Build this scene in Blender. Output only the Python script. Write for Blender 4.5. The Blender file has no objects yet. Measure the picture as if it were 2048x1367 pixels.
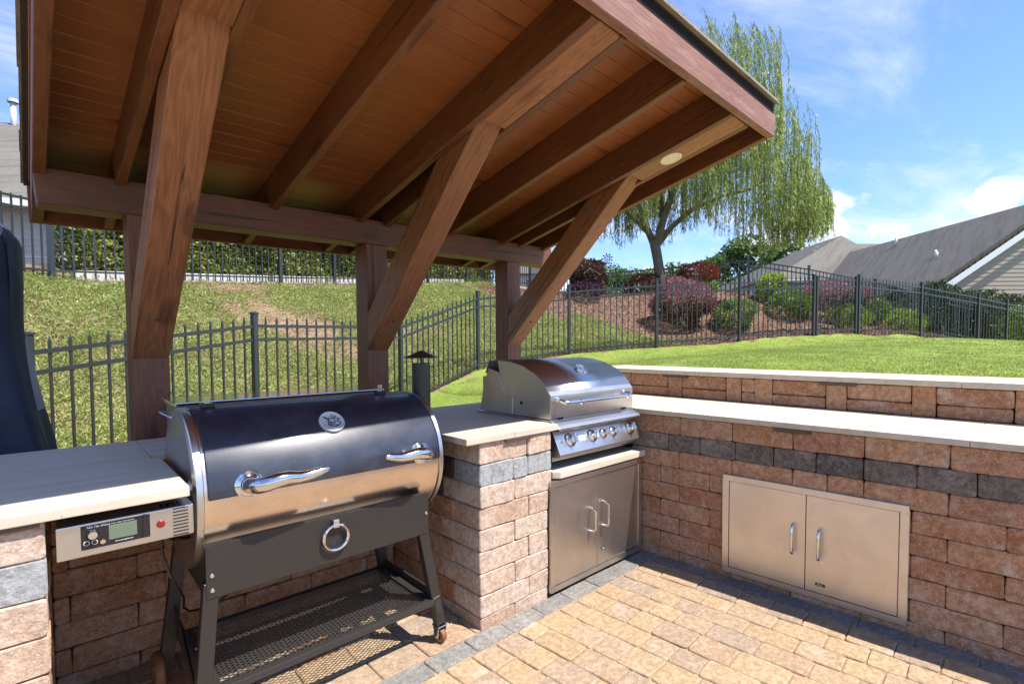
import bpy, bmesh, math, random
import numpy as np
from mathutils import Vector, Matrix

random.seed(7); np.random.seed(7)
S = bpy.context.scene
COL = S.collection
# ---------------------------------------------------------------- camera, world, sun, exposure
CAMZ = 1.294
cam_data = bpy.data.cameras.new('camera'); cam = bpy.data.objects.new('camera', cam_data); COL.objects.link(cam)
cam_data.sensor_width = 36.0; cam_data.lens = 1005.4 / 2048 * 36; cam_data.shift_y = 44.8 / 2048
cam_data.clip_start = 0.02; cam_data.clip_end = 3000
YAW, PITCH, ROLL = 0.8270, -0.0410, -0.0050
_f = Vector((math.cos(PITCH) * math.cos(YAW), math.cos(PITCH) * math.sin(YAW), math.sin(PITCH)))
_r = Vector((math.sin(YAW), -math.cos(YAW), 0)); _u = _r.cross(_f)
_r2 = _r * math.cos(ROLL) + _u * math.sin(ROLL); _u2 = -_r * math.sin(ROLL) + _u * math.cos(ROLL)
cam.matrix_world = Matrix(((_r2.x, _u2.x, -_f.x, 0), (_r2.y, _u2.y, -_f.y, 0), (_r2.z, _u2.z, -_f.z, CAMZ), (0, 0, 0, 1)))
S.camera = cam

SUN_DIR = Vector((0.245, -0.53, 1.0)).normalized()
sun_el = math.asin(SUN_DIR.z); sun_rot = math.atan2(SUN_DIR.x, SUN_DIR.y)
sd = bpy.data.lights.new('sun', 'SUN'); sun = bpy.data.objects.new('sun', sd); COL.objects.link(sun)
sd.energy = 4.7; sd.angle = math.radians(0.5); sd.color = (1.0, 0.95, 0.88)
sun.rotation_euler = SUN_DIR.to_track_quat('Z', 'Y').to_euler()

world = bpy.data.worlds.new('World'); S.world = world; world.use_nodes = True
wn = world.node_tree; wn.nodes.clear()
def wnode(t, **k):
    n = wn.nodes.new(t)
    for a, b in k.items(): setattr(n, a, b)
    return n
sky = wnode('ShaderNodeTexSky', sky_type='NISHITA', sun_disc=False, sun_elevation=sun_el, sun_rotation=sun_rot,
            air_density=1.0, dust_density=0.25, ozone_density=2.2, altitude=200)
bg = wnode('ShaderNodeBackground'); bg.inputs['Strength'].default_value = 0.145
wo = wnode('ShaderNodeOutputWorld'); tc = wnode('ShaderNodeTexCoord')
sep = wnode('ShaderNodeSeparateXYZ'); wn.links.new(tc.outputs['Generated'], sep.inputs[0])
def wmath(op, a, b=None, c=None, clamp=False):
    n = wnode('ShaderNodeMath', operation=op, use_clamp=clamp)
    for i, v in enumerate((a, b, c)):
        if v is None: continue
        if isinstance(v, (int, float)): n.inputs[i].default_value = v
        else: wn.links.new(v, n.inputs[i])
    return n.outputs[0]
zc = wmath('MAXIMUM', sep.outputs[2], 0.0)
den = wmath('ADD', zc, 0.12)
px_ = wmath('DIVIDE', sep.outputs[0], den); py_ = wmath('DIVIDE', sep.outputs[1], den)
comb = wnode('ShaderNodeCombineXYZ'); wn.links.new(px_, comb.inputs[0]); wn.links.new(py_, comb.inputs[1])
# thin high clouds, drawn out by the wind
mp = wnode('ShaderNodeMapping'); wn.links.new(comb.outputs[0], mp.inputs[0])
mp.inputs['Rotation'].default_value = (0, 0, 0.9); mp.inputs['Scale'].default_value = (0.55, 1.25, 1); mp.inputs['Location'].default_value = (3.1, 1.7, 0)
cz = wnode('ShaderNodeTexNoise'); cz.inputs['Scale'].default_value = 1.5; cz.inputs['Detail'].default_value = 9; cz.inputs['Roughness'].default_value = 0.62; cz.inputs['Distortion'].default_value = 0.5
wn.links.new(mp.outputs[0], cz.inputs['Vector'])
r1 = wnode('ShaderNodeMapRange', interpolation_type='SMOOTHSTEP'); wn.links.new(cz.outputs['Fac'], r1.inputs[0])
r1.inputs[1].default_value = 0.43; r1.inputs[2].default_value = 0.74; r1.inputs[3].default_value = 0; r1.inputs[4].default_value = 0.72
# heaped clouds low over the horizon
mp2 = wnode('ShaderNodeMapping'); wn.links.new(tc.outputs['Generated'], mp2.inputs[0]); mp2.inputs['Scale'].default_value = (1, 1, 2.1)
cu = wnode('ShaderNodeTexNoise'); cu.inputs['Scale'].default_value = 9; cu.inputs['Detail'].default_value = 8; cu.inputs['Roughness'].default_value = 0.58
wn.links.new(mp2.outputs[0], cu.inputs['Vector'])
def blob(az, el, wa, we):
    a, e = math.radians(az), math.radians(el)
    n = wnode('ShaderNodeVectorMath', operation='SUBTRACT'); wn.links.new(tc.outputs['Generated'], n.inputs[0])
    n.inputs[1].default_value = (math.cos(e) * math.cos(a), math.cos(e) * math.sin(a), math.sin(e))
    m = wnode('ShaderNodeMapping'); m.vector_type = 'TEXTURE'; wn.links.new(n.outputs[0], m.inputs[0])
    m.inputs['Rotation'].default_value = (0, 0, a); m.inputs['Scale'].default_value = (2, math.radians(wa), math.radians(we))
    l = wnode('ShaderNodeVectorMath', operation='LENGTH'); wn.links.new(m.outputs[0], l.inputs[0])
    return wmath('SUBTRACT', 1.0, l.outputs['Value'], clamp=True)
mask = None
for b in [(4.6, 11.0, 5.8, 2.6), (9.8, 9.6, 3.6, 2.4), (15.4, 10.8, 2.4, 4.4), (12.6, 8.2, 4.0, 1.8), (21, 9, 6, 3.5), (30, 7, 8, 3.5), (44, 6, 10, 3.4),
          (62, 8, 9, 4), (85, 7, 12, 4), (118, 8, 12, 4), (-14, 8, 9, 4), (-40, 7, 13, 4), (-75, 8, 12, 4), (-120, 7, 14, 4), (165, 8, 12, 4), (200, 7, 12, 4)]:
    o = blob(*b); mask = o if mask is None else wmath('MAXIMUM', mask, o)
cum = wmath('ADD', wmath('MULTIPLY', mask, 0.62), wmath('MULTIPLY', wmath('SUBTRACT', cu.outputs['Fac'], 0.5), 1.5))
r2 = wnode('ShaderNodeMapRange', interpolation_type='SMOOTHSTEP'); wn.links.new(cum, r2.inputs[0])
r2.inputs[1].default_value = 0.24; r2.inputs[2].default_value = 0.46; r2.inputs[3].default_value = 0; r2.inputs[4].default_value = 0.92
cfac = wmath('MAXIMUM', r1.outputs[0], r2.outputs[0])
skg = wnode('ShaderNodeMix', data_type='RGBA', blend_type='MULTIPLY'); skg.inputs[0].default_value = 1.0
wn.links.new(sky.outputs[0], skg.inputs['A']); skg.inputs['B'].default_value = (0.66, 0.755, 0.985, 1)
mx = wnode('ShaderNodeMix', data_type='RGBA'); wn.links.new(cfac, mx.inputs[0]); wn.links.new(skg.outputs['Result'], mx.inputs['A'])
mx.inputs['B'].default_value = (4.0, 4.1, 4.4, 1)
wn.links.new(mx.outputs['Result'], bg.inputs['Color']); wn.links.new(bg.outputs[0], wo.inputs['Surface'])

S.view_settings.view_transform = 'Standard'; S.view_settings.look = 'None'
S.view_settings.exposure = 1.0; S.view_settings.gamma = 1.0; S.view_settings.use_curve_mapping = False
S.render.engine = 'CYCLES'
S.cycles.max_bounces = 8; S.cycles.diffuse_bounces = 5; S.cycles.glossy_bounces = 4; S.cycles.transparent_max_bounces = 8
S.cycles.caustics_reflective = False; S.cycles.caustics_refractive = False; S.cycles.use_denoising = True

# ---------------------------------------------------------------- materials
MATS = {}
class NT:
    def __init__(s, name):
        s.m = bpy.data.materials.new(name); s.m.use_nodes = True; s.t = s.m.node_tree
        s.b = s.t.nodes['Principled BSDF']; s.out = s.t.nodes['Material Output']; MATS[name] = s.m
    def n(s, t, **k):
        x = s.t.nodes.new(t)
        for a, b in k.items(): setattr(x, a, b)
        return x
    def l(s, a, b): s.t.links.new(a, b)
    def pos(s): return s.n('ShaderNodeNewGeometry').outputs['Position']
    def obj(s): return s.n('ShaderNodeTexCoord').outputs['Object']
    def map(s, v, scale=(1, 1, 1), rot=(0, 0, 0), loc=None):
        x = s.n('ShaderNodeMapping'); s.l(v, x.inputs[0]); x.inputs['Scale'].default_value = scale; x.inputs['Rotation'].default_value = rot
        if loc is not None: s.l(loc, x.inputs['Location'])
        return x.outputs[0]
    def noise(s, v, scale, detail=4, rough=0.55, dist=0.0):
        x = s.n('ShaderNodeTexNoise'); s.l(v, x.inputs['Vector']); x.inputs['Scale'].default_value = scale
        x.inputs['Detail'].default_value = detail; x.inputs['Roughness'].default_value = rough; x.inputs['Distortion'].default_value = dist
        return x.outputs['Fac']
    def vor(s, v, scale, feature='F1'):
        x = s.n('ShaderNodeTexVoronoi', feature=feature); s.l(v, x.inputs['Vector']); x.inputs['Scale'].default_value = scale
        return x.outputs['Distance']
    def ramp(s, f, stops, interp='LINEAR'):
        x = s.n('ShaderNodeValToRGB'); s.l(f, x.inputs[0]); e = x.color_ramp.elements; x.color_ramp.interpolation = interp
        while len(e) < len(stops): e.new(0.5)
        for i, (p, c) in enumerate(stops):
            e[i].position = p; e[i].color = (*c, 1) if len(c) == 3 else c
        return x.outputs['Color']
    def mr(s, f, a, b, c=0.0, d=1.0):
        x = s.n('ShaderNodeMapRange'); s.l(f, x.inputs[0])
        for i, v in enumerate((a, b, c, d)): x.inputs[i + 1].default_value = v
        return x.outputs[0]
    def math(s, op, a, b=0.0):
        x = s.n('ShaderNodeMath', operation=op)
        for i, v in enumerate((a, b)):
            if isinstance(v, (int, float)): x.inputs[i].default_value = v
            else: s.l(v, x.inputs[i])
        return x.outputs[0]
    def mix(s, f, a, b, mode='MIX'):
        x = s.n('ShaderNodeMix', data_type='RGBA', blend_type=mode)
        for k, v in ((0, f), ('A', a), ('B', b)):
            if isinstance(v, (int, float)): x.inputs[k].default_value = v
            elif isinstance(v, tuple): x.inputs[k].default_value = (*v, 1)
            else: s.l(v, x.inputs[k])
        return x.outputs['Result']
    def rnd(s):
        a = s.n('ShaderNodeObjectInfo').outputs['Random']; b = s.n('ShaderNodeNewGeometry').outputs['Random Per Island']
        return s.math('FRACT', s.math('ADD', a, b))
    def isl(s): return s.n('ShaderNodeNewGeometry').outputs['Random Per Island']
    def bump(s, h, strength=0.3, dist=0.01, prev=None):
        x = s.n('ShaderNodeBump'); s.l(h, x.inputs['Height']); x.inputs['Strength'].default_value = strength; x.inputs['Distance'].default_value = dist
        if prev is not None: s.l(prev, x.inputs['Normal'])
        s.l(x.outputs[0], s.b.inputs['Normal']); return x.outputs[0]
    def set(s, **k):
        for a, v in k.items():
            i = s.b.inputs[a.replace('_', ' ')]
            if isinstance(v, (int, float)): i.default_value = v
            elif isinstance(v, tuple): i.default_value = (*v, 1)
            else: s.l(v, i)
        return s

def simple(name, col, rough=0.5, metal=0.0, noise_amt=0.12, scale=30, bump=0.0, coat=0.0):
    t = NT(name); p = t.pos(); n = t.noise(p, scale, 5)
    c = t.mix(t.mr(n, 0.3, 0.7), tuple(x * (1 - noise_amt) for x in col), tuple(min(1, x * (1 + noise_amt)) for x in col))
    t.set(Base_Color=c, Roughness=rough, Metallic=metal)
    if coat: t.set(Coat_Weight=coat, Coat_Roughness=0.1)
    if bump: t.bump(t.noise(p, scale * 6, 3), bump, 0.002)
    return t.m

def wood(name, dark, light, worn=0.0, rough=0.5, fine=0.0, var=0.14):
    t = NT(name); r = t.n('ShaderNodeObjectInfo').outputs['Random']
    off = t.n('ShaderNodeCombineXYZ'); t.l(t.math('MULTIPLY', r, 37.0), off.inputs[0]); t.l(t.math('MULTIPLY', r, 11.0), off.inputs[1])
    o = t.obj()
    big = t.noise(t.map(o, (0.55, 4.2, 4.2), loc=off.outputs[0]), 1.6, 3, 0.5, 0.6)
    rings = t.math('SINE', t.math('MULTIPLY', t.math('ADD', big, t.math('MULTIPLY', t.noise(t.map(o, (0.4, 9, 9), loc=off.outputs[0]), 2.0, 2), 0.25)), 120.0))
    rings = t.mr(rings, -1, 1, 0, 1)
    fib = t.noise(t.map(o, (2.2, 60, 60), loc=off.outputs[0]), 2.2, 5, 0.7)
    mot = t.noise(t.map(o, (1.0, 2.6, 2.6), loc=off.outputs[0]), 1.7, 3)
    f = t.math('ADD', t.math('MULTIPLY', rings, 0.15), t.math('ADD', t.math('MULTIPLY', fib, 0.66), t.math('MULTIPLY', mot, 0.24)))
    c = t.ramp(f, [(0.28, dark), (0.78, light)])
    c = t.mix(t.mr(t.noise(t.map(o, (1, 1, 1), loc=off.outputs[0]), 1.3, 2), 0.35, 0.7, 0, 0.22), c, tuple(x * 0.62 for x in dark))
    hv = t.n('ShaderNodeHueSaturation'); t.l(c, hv.inputs['Color']); t.l(t.mr(r, 0, 1, 1 - var, 1 + var), hv.inputs['Value']); c = hv.outputs[0]
    # drying cracks and knots
    ck = t.noise(t.map(o, (0.55, 52, 52), loc=off.outputs[0]), 1.5, 1, 0.3)
    ckm = t.math('MULTIPLY', t.mr(ck, 0.700, 0.712), t.mr(mot, 0.44, 0.50))
    kn = t.mr(t.vor(t.map(o, (1.6, 5, 5), loc=off.outputs[0]), 1.0), 0.10, 0.17, 1, 0)
    c = t.mix(t.math('MULTIPLY', kn, 0.55), c, tuple(x * 0.35 for x in dark))
    if fine < 0.5: c = t.mix(t.math('MULTIPLY', ckm, 0.85), c, (0.02, 0.01, 0.006))
    if worn:
        c = t.mix(t.mr(t.noise(t.map(o, (2, 14, 14), loc=off.outputs[0]), 2.5, 6, 0.7), 0.5, 0.8, 0, worn), c, (0.44, 0.31, 0.27))
        c = t.mix(t.mr(t.noise(o, 26, 2), 0.76, 0.80), c, (0.62, 0.5, 0.4))
    spk = t.mr(t.noise(o, 110, 1), 0.80, 0.84); c = t.mix(t.math('MULTIPLY', spk, 0.5), c, (0.5, 0.35, 0.22))
    t.set(Base_Color=c, Roughness=t.mr(fib, 0.2, 0.8, rough - 0.08, rough + 0.14))
    h = t.math('SUBTRACT', t.math('ADD', t.math('MULTIPLY', fib, 0.8), t.math('MULTIPLY', rings, 0.2)), t.math('MULTIPLY', ckm, 1.5))
    t.bump(h, 0.35 if fine < 0.5 else 0.15, 0.004)
    return t.m

def masonry(name, stops, speck=(0.62, 0.5, 0.42), pale=(0.55, 0.42, 0.36), pale_amt=0.55, dirt=0.35, pit=0.5, top=False):
    t = NT(name); p = t.pos(); r = t.rnd()
    c = t.ramp(r, stops)
    n1 = t.noise(p, 9, 6, 0.65); n2 = t.noise(p, 42, 5, 0.7); n3 = t.noise(p, 160, 3, 0.6)
    sh = t.n('ShaderNodeVectorMath', operation='ADD'); t.l(p, sh.inputs[0]); rr = t.n('ShaderNodeCombineXYZ')
    t.l(t.math('MULTIPLY', r, 19.0), rr.inputs[0]); t.l(t.math('MULTIPLY', r, 7.0), rr.inputs[2]); t.l(rr.outputs[0], sh.inputs[1])
    nb = t.noise(sh.outputs[0], 11, 5, 0.6, 0.4)
    c = t.mix(t.mr(nb, 0.35, 0.7, 0, 0.8), c, t.mix(0.5, c, pale))
    c = t.mix(t.mr(n2, 0.38, 0.60, 0.55, 0), c, tuple(x * 0.42 for x in stops[0][1]))
    c = t.mix(t.mr(nb, 0.56, 0.72, 0, pale_amt), c, pale)
    c = t.mix(t.mr(n3, 0.60, 0.68, 0, 0.75), c, speck); c = t.mix(t.mr(n3, 0.40, 0.33, 0, 0.5), c, tuple(x * 0.45 for x in stops[0][1]))
    scr = t.math('MULTIPLY', t.mr(t.vor(t.map(p, (1, 1, 2.4), (0.5, 0.6, 0.7)), 34, 'DISTANCE_TO_EDGE'), 0.0, 0.028, 1, 0), t.mr(n2, 0.5, 0.62))
    c = t.mix(t.math('MULTIPLY', scr, 0.65), c, speck)
    eff = t.noise(t.map(sh.outputs[0], (1, 1, 1.6)), 5.5, 6, 0.72)
    c = t.mix(t.mr(eff, 0.56, 0.74, 0, 0.55), c, t.mix(0.5, pale, (0.62, 0.60, 0.58)))
    c = t.mix(t.mr(n1, 0.55, 0.8, 0, dirt), c, (0.06, 0.048, 0.04))
    t.set(Base_Color=c, Roughness=0.9, Specular_IOR_Level=0.25)
    h = t.math('ADD', t.math('MULTIPLY', n2, 0.8), t.math('ADD', t.math('MULTIPLY', n3, 0.35), t.math('MULTIPLY', nb, 0.7)))
    t.bump(h, pit, 0.010)
    return t.m

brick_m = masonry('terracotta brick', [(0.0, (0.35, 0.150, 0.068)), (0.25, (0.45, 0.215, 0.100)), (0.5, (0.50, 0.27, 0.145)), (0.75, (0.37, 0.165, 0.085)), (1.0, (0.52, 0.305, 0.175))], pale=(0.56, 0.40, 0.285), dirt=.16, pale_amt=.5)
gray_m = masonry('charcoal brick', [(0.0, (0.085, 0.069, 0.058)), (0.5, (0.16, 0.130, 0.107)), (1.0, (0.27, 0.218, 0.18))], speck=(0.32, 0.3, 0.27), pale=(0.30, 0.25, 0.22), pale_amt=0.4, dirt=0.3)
sunlit_gray_m = masonry('sunlit grey brick', [(0.0, (0.26, 0.265, 0.26)), (0.5, (0.32, 0.325, 0.32)), (1.0, (0.38, 0.38, 0.37))], speck=(0.5, 0.5, 0.48), pale=(0.42, 0.42, 0.41), pale_amt=0.4, dirt=0.25, pit=0.35)  # lighter copy of the charcoal course, sunlight put into its colour
sunlit_brick_m = masonry('sunlit brick', [(0.0, (0.44, 0.275, 0.18)), (0.4, (0.52, 0.375, 0.27)), (0.7, (0.55, 0.425, 0.33)), (1.0, (0.49, 0.33, 0.22))], pale=(0.60, 0.50, 0.41), speck=(0.6, 0.52, 0.46), dirt=0.22)  # paler copy of the terracotta brick; sun on the pier fronts is painted in
paver_m = masonry('tan paver', [(0.0, (0.375, 0.255, 0.140)), (0.3, (0.425, 0.300, 0.170)), (0.5, (0.39, 0.275, 0.170)), (0.68, (0.36, 0.260, 0.175)), (0.82, (0.30, 0.230, 0.175)), (1.0, (0.39, 0.255, 0.150))], speck=(0.50, 0.41, 0.31), pale=(0.44, 0.33, 0.225), pale_amt=0.3, dirt=0.10, pit=0.3)
bluep_m = masonry('bluestone grey paver', [(0.0, (0.17, 0.165, 0.155)), (0.5, (0.215, 0.205, 0.19)), (1.0, (0.25, 0.232, 0.205))], speck=(0.34, 0.32, 0.30), pale=(0.29, 0.27, 0.24), pale_amt=0.4, dirt=0.12, pit=0.3)
orangep_m = masonry('rust orange paver', [(0.0, (0.40, 0.16, 0.07)), (1.0, (0.44, 0.19, 0.085))], speck=(0.62, 0.42, 0.3), pale=(0.6, 0.36, 0.22), pale_amt=0.3, dirt=0.1, pit=0.25)
sand_m = simple('joint sand', (0.30, 0.21, 0.125), 0.95, 0, 0.3, 90, 0.5)
core_m = simple('dark mortar core', (0.05, 0.035, 0.028), 0.95)
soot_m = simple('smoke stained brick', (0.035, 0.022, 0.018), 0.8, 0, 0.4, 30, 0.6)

def travertine():
    t = NT('travertine'); p = t.pos()
    w = t.noise(t.map(p, (1.2, 9, 9)), 2.2, 6, 0.6, 0.6); w2 = t.noise(p, 55, 4); st = t.noise(t.map(p, (2.0, 7.0, 2)), 1.4, 4, 0.6, 0.8)
    c = t.ramp(w, [(0.3, (0.45, 0.375, 0.285)), (0.5, (0.52, 0.445, 0.345)), (0.72, (0.57, 0.50, 0.40))])
    c = t.mix(t.mr(st, 0.62, 0.76, 0, 0.38), c, (0.30, 0.20, 0.13))
    holes = t.mr(t.vor(p, 55), 0.09, 0.13, 1, 0); holes = t.math('MULTIPLY', holes, t.mr(w2, 0.5, 0.6))
    c = t.mix(t.math('MULTIPLY', holes, 0.75), c, (0.16, 0.12, 0.08))
    t.set(Base_Color=c, Roughness=0.62)
    t.bump(t.math('SUBTRACT', t.math('MULTIPLY', w2, 0.4), t.math('MULTIPLY', holes, 1.6)), 0.4, 0.004); return t.m
trav_m = travertine()

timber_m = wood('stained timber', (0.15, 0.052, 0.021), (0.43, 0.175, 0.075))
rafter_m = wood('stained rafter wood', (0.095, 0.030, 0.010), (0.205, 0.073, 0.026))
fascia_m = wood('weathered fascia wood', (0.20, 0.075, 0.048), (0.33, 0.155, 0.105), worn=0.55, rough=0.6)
post_m = wood('shaded red brown timber', (0.10, 0.032, 0.014), (0.24, 0.084, 0.038))  # darker copy of the stained timber, roof shade put into the colour
plank_m = wood('orange stained plank', (0.235, 0.078, 0.023), (0.32, 0.116, 0.036), fine=1, rough=0.42, var=.05)

def steel(name, base=(0.62, 0.60, 0.58), rough=0.3, axis=(1, 80, 80), amt=0.12, smudge=0.0):
    t = NT(name); p = t.pos(); n = t.noise(t.map(p, axis), 8, 4, 0.7); m = t.noise(p, 5, 4, 0.6, 0.5)
    c = t.mix(t.mr(m, 0.35, 0.7), base, tuple(x * 0.84 for x in base))
    if smudge: c = t.mix(t.mr(t.noise(p, 11, 6, 0.7), 0.52, 0.72, 0, smudge), c, (0.5, 0.36, 0.25))
    t.set(Base_Color=c, Metallic=1.0, Roughness=t.mr(n, 0.2, 0.8, rough - amt / 2, rough + amt))
    t.bump(n, 0.06, 0.001); return t.m
steel_h = steel('brushed stainless steel')
steel_v = steel('vertically brushed stainless steel', (0.66, 0.59, 0.535), 0.36, (110, 110, 1.0), 0.16, 0.12)
steel_barrel = steel('patio tinted stainless steel', (0.80, 0.66, 0.55), 0.27, (1, 60, 60), 0.1, 0.25)  # tan reflection of the sunlit pavers put into the base colour
chrome_m = steel('polished chrome', (0.74, 0.74, 0.75), 0.10, (5, 5, 5), 0.05)
def hammered():
    t = NT('black hammered enamel'); p = t.pos(); n = t.noise(p, 330, 2); d = t.mr(t.noise(p, 150, 2), 0.74, 0.78)
    dust = t.mr(t.noise(p, 7, 5, 0.65), 0.45, 0.75, 0, 0.10)
    c = t.mix(dust, (0.008, 0.010, 0.022), (0.30, 0.30, 0.34)); c = t.mix(t.math('MULTIPLY', d, 0.5), c, (0.5, 0.5, 0.5))
    t.set(Base_Color=c, Roughness=0.42, Specular_IOR_Level=0.75, Coat_Weight=0.30, Coat_Roughness=0.16); t.bump(n, 0.35, 0.0012); return t.m
hammer_m = hammered()
black_m = simple('black powder coat', (0.028, 0.026, 0.025), 0.38, 0, 0.15, 120, 0.15)
grayblack_m = simple('charcoal powder coat', (0.022, 0.0195, 0.018), 0.40, 0, 0.1, 160, 0.15)
fence_m = simple('black aluminium', (0.030, 0.033, 0.033), 0.34, 0, 0.15, 20)
rubber_m = simple('bronze tyre rubber', (0.20, 0.085, 0.038), 0.5)
cream_m = simple('cream light lens', (0.72, 0.64, 0.50), 0.5, 0, 0.05)
bronze_m = simple('bronze metal housing', (0.085, 0.050, 0.036), 0.45)
lcd_m = simple('green grey lcd', (0.12, 0.16, 0.11), 0.15, 0, 0.03)
red_m = simple('red translucent button', (0.22, 0.012, 0.012), 0.2)
white_m = simple('white print', (0.75, 0.75, 0.74), 0.5)
dark_m = simple('black plastic', (0.012, 0.012, 0.014), 0.22)
kerb_m = simple('pale kerb concrete', (0.50, 0.50, 0.50), 0.8, 0, 0.15, 14, 0.3)
burg_m = simple('burgundy metal', (0.26, 0.035, 0.05), 0.55, 0.0)
drip_m = simple('dark drip metal', (0.020, 0.016, 0.016), 0.75)
drip_m.node_tree.nodes['Principled BSDF'].inputs['Specular IOR Level'].default_value = 0.05
badge_m = simple('satin cast badge', (0.55, 0.54, 0.52), 0.5, 0.35, 0.05)
cloth_m = simple('navy weatherproof fabric', (0.022, 0.027, 0.052), 0.72, 0, 0.25, 6, 0.3)
liner_m = simple('grey fabric lining', (0.40, 0.37, 0.34), 0.85, 0, 0.1, 8, 0.2)
siding_m = simple('beige siding', (0.34, 0.29, 0.23), 0.6, 0, 0.05, 4)
siding2_m = simple('pale grey siding', (0.36, 0.37, 0.38), 0.6, 0, 0.05, 4)
trim_m = simple('white trim', (0.70, 0.72, 0.74), 0.55)
win_m = simple('window glass', (0.05, 0.08, 0.12), 0.05)
def shingle(name, a, b):
    t = NT(name); p = t.pos(); n1 = t.noise(p, 1.2, 8, 0.8); fine = t.noise(t.map(p, (1, 1, 3)), 7, 4, 0.8)
    sp = t.n('ShaderNodeSeparateXYZ'); t.l(p, sp.inputs[0]); cz = t.math('FRACT', t.math('MULTIPLY', sp.outputs[2], 11.0)); ln = t.mr(cz, 0.0, 0.22, 1, 0)
    st = t.noise(t.map(p, (0.35, 3.2, 0.25), (0, 0, 0.83)), 1.3, 5, 0.6)
    c = t.mix(n1, a, b); c = t.mix(t.mr(fine, 0.35, 0.65, 0.45, 0), c, tuple(x * 0.5 for x in a)); c = t.mix(t.math('MULTIPLY', ln, 0.45), c, tuple(x * 0.4 for x in a))
    c = t.mix(t.mr(st, 0.46, 0.66, 0, 0.55), c, tuple(x * 0.42 for x in a)); c = t.mix(t.mr(t.isl(), 0, 1, 0, 0.35), c, tuple(x * 0.5 for x in a))
    t.set(Base_Color=c, Roughness=0.9); t.bump(t.noise(p, 60, 3), 0.6, 0.01); return t.m
roof_dark = shingle('dark asphalt shingle', (0.078, 0.072, 0.064), (0.155, 0.145, 0.13))
roof_light = shingle('grey tan asphalt shingle', (0.13, 0.12, 0.10), (0.23, 0.212, 0.18))
roof_tan = shingle('pale tan asphalt shingle', (0.15, 0.135, 0.115), (0.24, 0.215, 0.185))
shing_m = shingle('brown grey roof shingle', (0.24, 0.205, 0.16), (0.42, 0.37, 0.30))

def leafmat(name, cols, trans=0.35, rough=0.45):
    t = NT(name); c = t.ramp(t.isl(), [(i / (len(cols) - 1), k) for i, k in enumerate(cols)])
    n = t.noise(t.pos(), 1.7, 3); c = t.mix(t.mr(n, 0.35, 0.65, 0.0, 0.35), c, tuple(x * 0.5 for x in cols[0]))
    t.set(Base_Color=c, Roughness=rough, Specular_IOR_Level=0.35)
    tr = t.n('ShaderNodeBsdfTranslucent'); t.l(c, tr.inputs[0]); ms = t.n('ShaderNodeMixShader'); ms.inputs[0].default_value = trans
    t.l(t.b.outputs[0], ms.inputs[1]); t.l(tr.outputs[0], ms.inputs[2]); t.l(ms.outputs[0], t.out.inputs[0]); return t.m
willow_m = leafmat('willow leaf', [(0.27, 0.37, 0.07), (0.4, 0.5, 0.11), (0.52, 0.6, 0.2), (0.3, 0.41, 0.08)], 0.5)
hedge_m = leafmat('glossy hedge leaf', [(0.068, 0.115, 0.022), (0.162, 0.230, 0.041), (0.297, 0.351, 0.074), (0.459, 0.392, 0.135), (0.121, 0.189, 0.034)], 0.25, 0.3)
cover_m = leafmat('ground cover leaf', [(0.2, 0.25, 0.055), (0.33, 0.39, 0.1), (0.45, 0.49, 0.18), (0.27, 0.32, 0.075)], 0.35)
grass_m = leafmat('lawn grass blade', [(0.22, 0.29, 0.05), (0.3, 0.37, 0.075), (0.4, 0.43, 0.14), (0.26, 0.33, 0.06)], 0.4)
shrub_m = leafmat('green shrub leaf', [(0.075, 0.143, 0.024), (0.150, 0.240, 0.042), (0.255, 0.360, 0.075)], 0.3)
darkhedge_m = leafmat('dark hedge leaf', [(0.022, 0.045, 0.010), (0.045, 0.075, 0.016), (0.09, 0.12, 0.03)], 0.2, 0.62)
lime_m = leafmat('lime shrub leaf', [(0.192, 0.288, 0.024), (0.312, 0.420, 0.048), (0.396, 0.480, 0.084)], 0.4)
maroon_m = leafmat('maroon shrub leaf', [(0.063, 0.031, 0.035), (0.119, 0.063, 0.049), (0.140, 0.119, 0.056), (0.168, 0.056, 0.063)], 0.25)
pink_m = leafmat('pink shrub leaf', [(0.22, 0.085, 0.105), (0.38, 0.16, 0.19), (0.3, 0.13, 0.13)], 0.35)
purp_m = leafmat('purple shrub leaf', [(0.045, 0.016, 0.035), (0.10, 0.03, 0.07), (0.075, 0.03, 0.05)], 0.3)
barb_m = leafmat('rust red shrub leaf', [(0.204, 0.037, 0.024), (0.340, 0.068, 0.034), (0.170, 0.085, 0.034)], 0.3)
conif_m = leafmat('dark conifer needle', [(0.018, 0.04, 0.012), (0.035, 0.065, 0.018), (0.05, 0.08, 0.02)], 0.15, 0.5)
tree_m = leafmat('far tree leaf', [(0.063, 0.119, 0.025), (0.119, 0.196, 0.042), (0.168, 0.238, 0.063)], 0.35)
straw_m = leafmat('dry straw', [(0.30, 0.21, 0.12), (0.42, 0.31, 0.20), (0.24, 0.15, 0.09)], 0.1, 0.8)
chip_m = leafmat('wood chip', [(0.200, 0.106, 0.062), (0.312, 0.175, 0.112), (0.138, 0.069, 0.044), (0.425, 0.275, 0.188)], 0.0, 0.8)
def bark():
    t = NT('bark'); p = t.pos(); n = t.noise(t.map(p, (9, 9, 2)), 3, 6, 0.7)
    t.set(Base_Color=t.ramp(n, [(0.3, (0.09, 0.07, 0.052)), (0.7, (0.26, 0.21, 0.16))]), Roughness=0.9); t.bump(n, 0.8, 0.04); return t.m
bark_m = bark()
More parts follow.
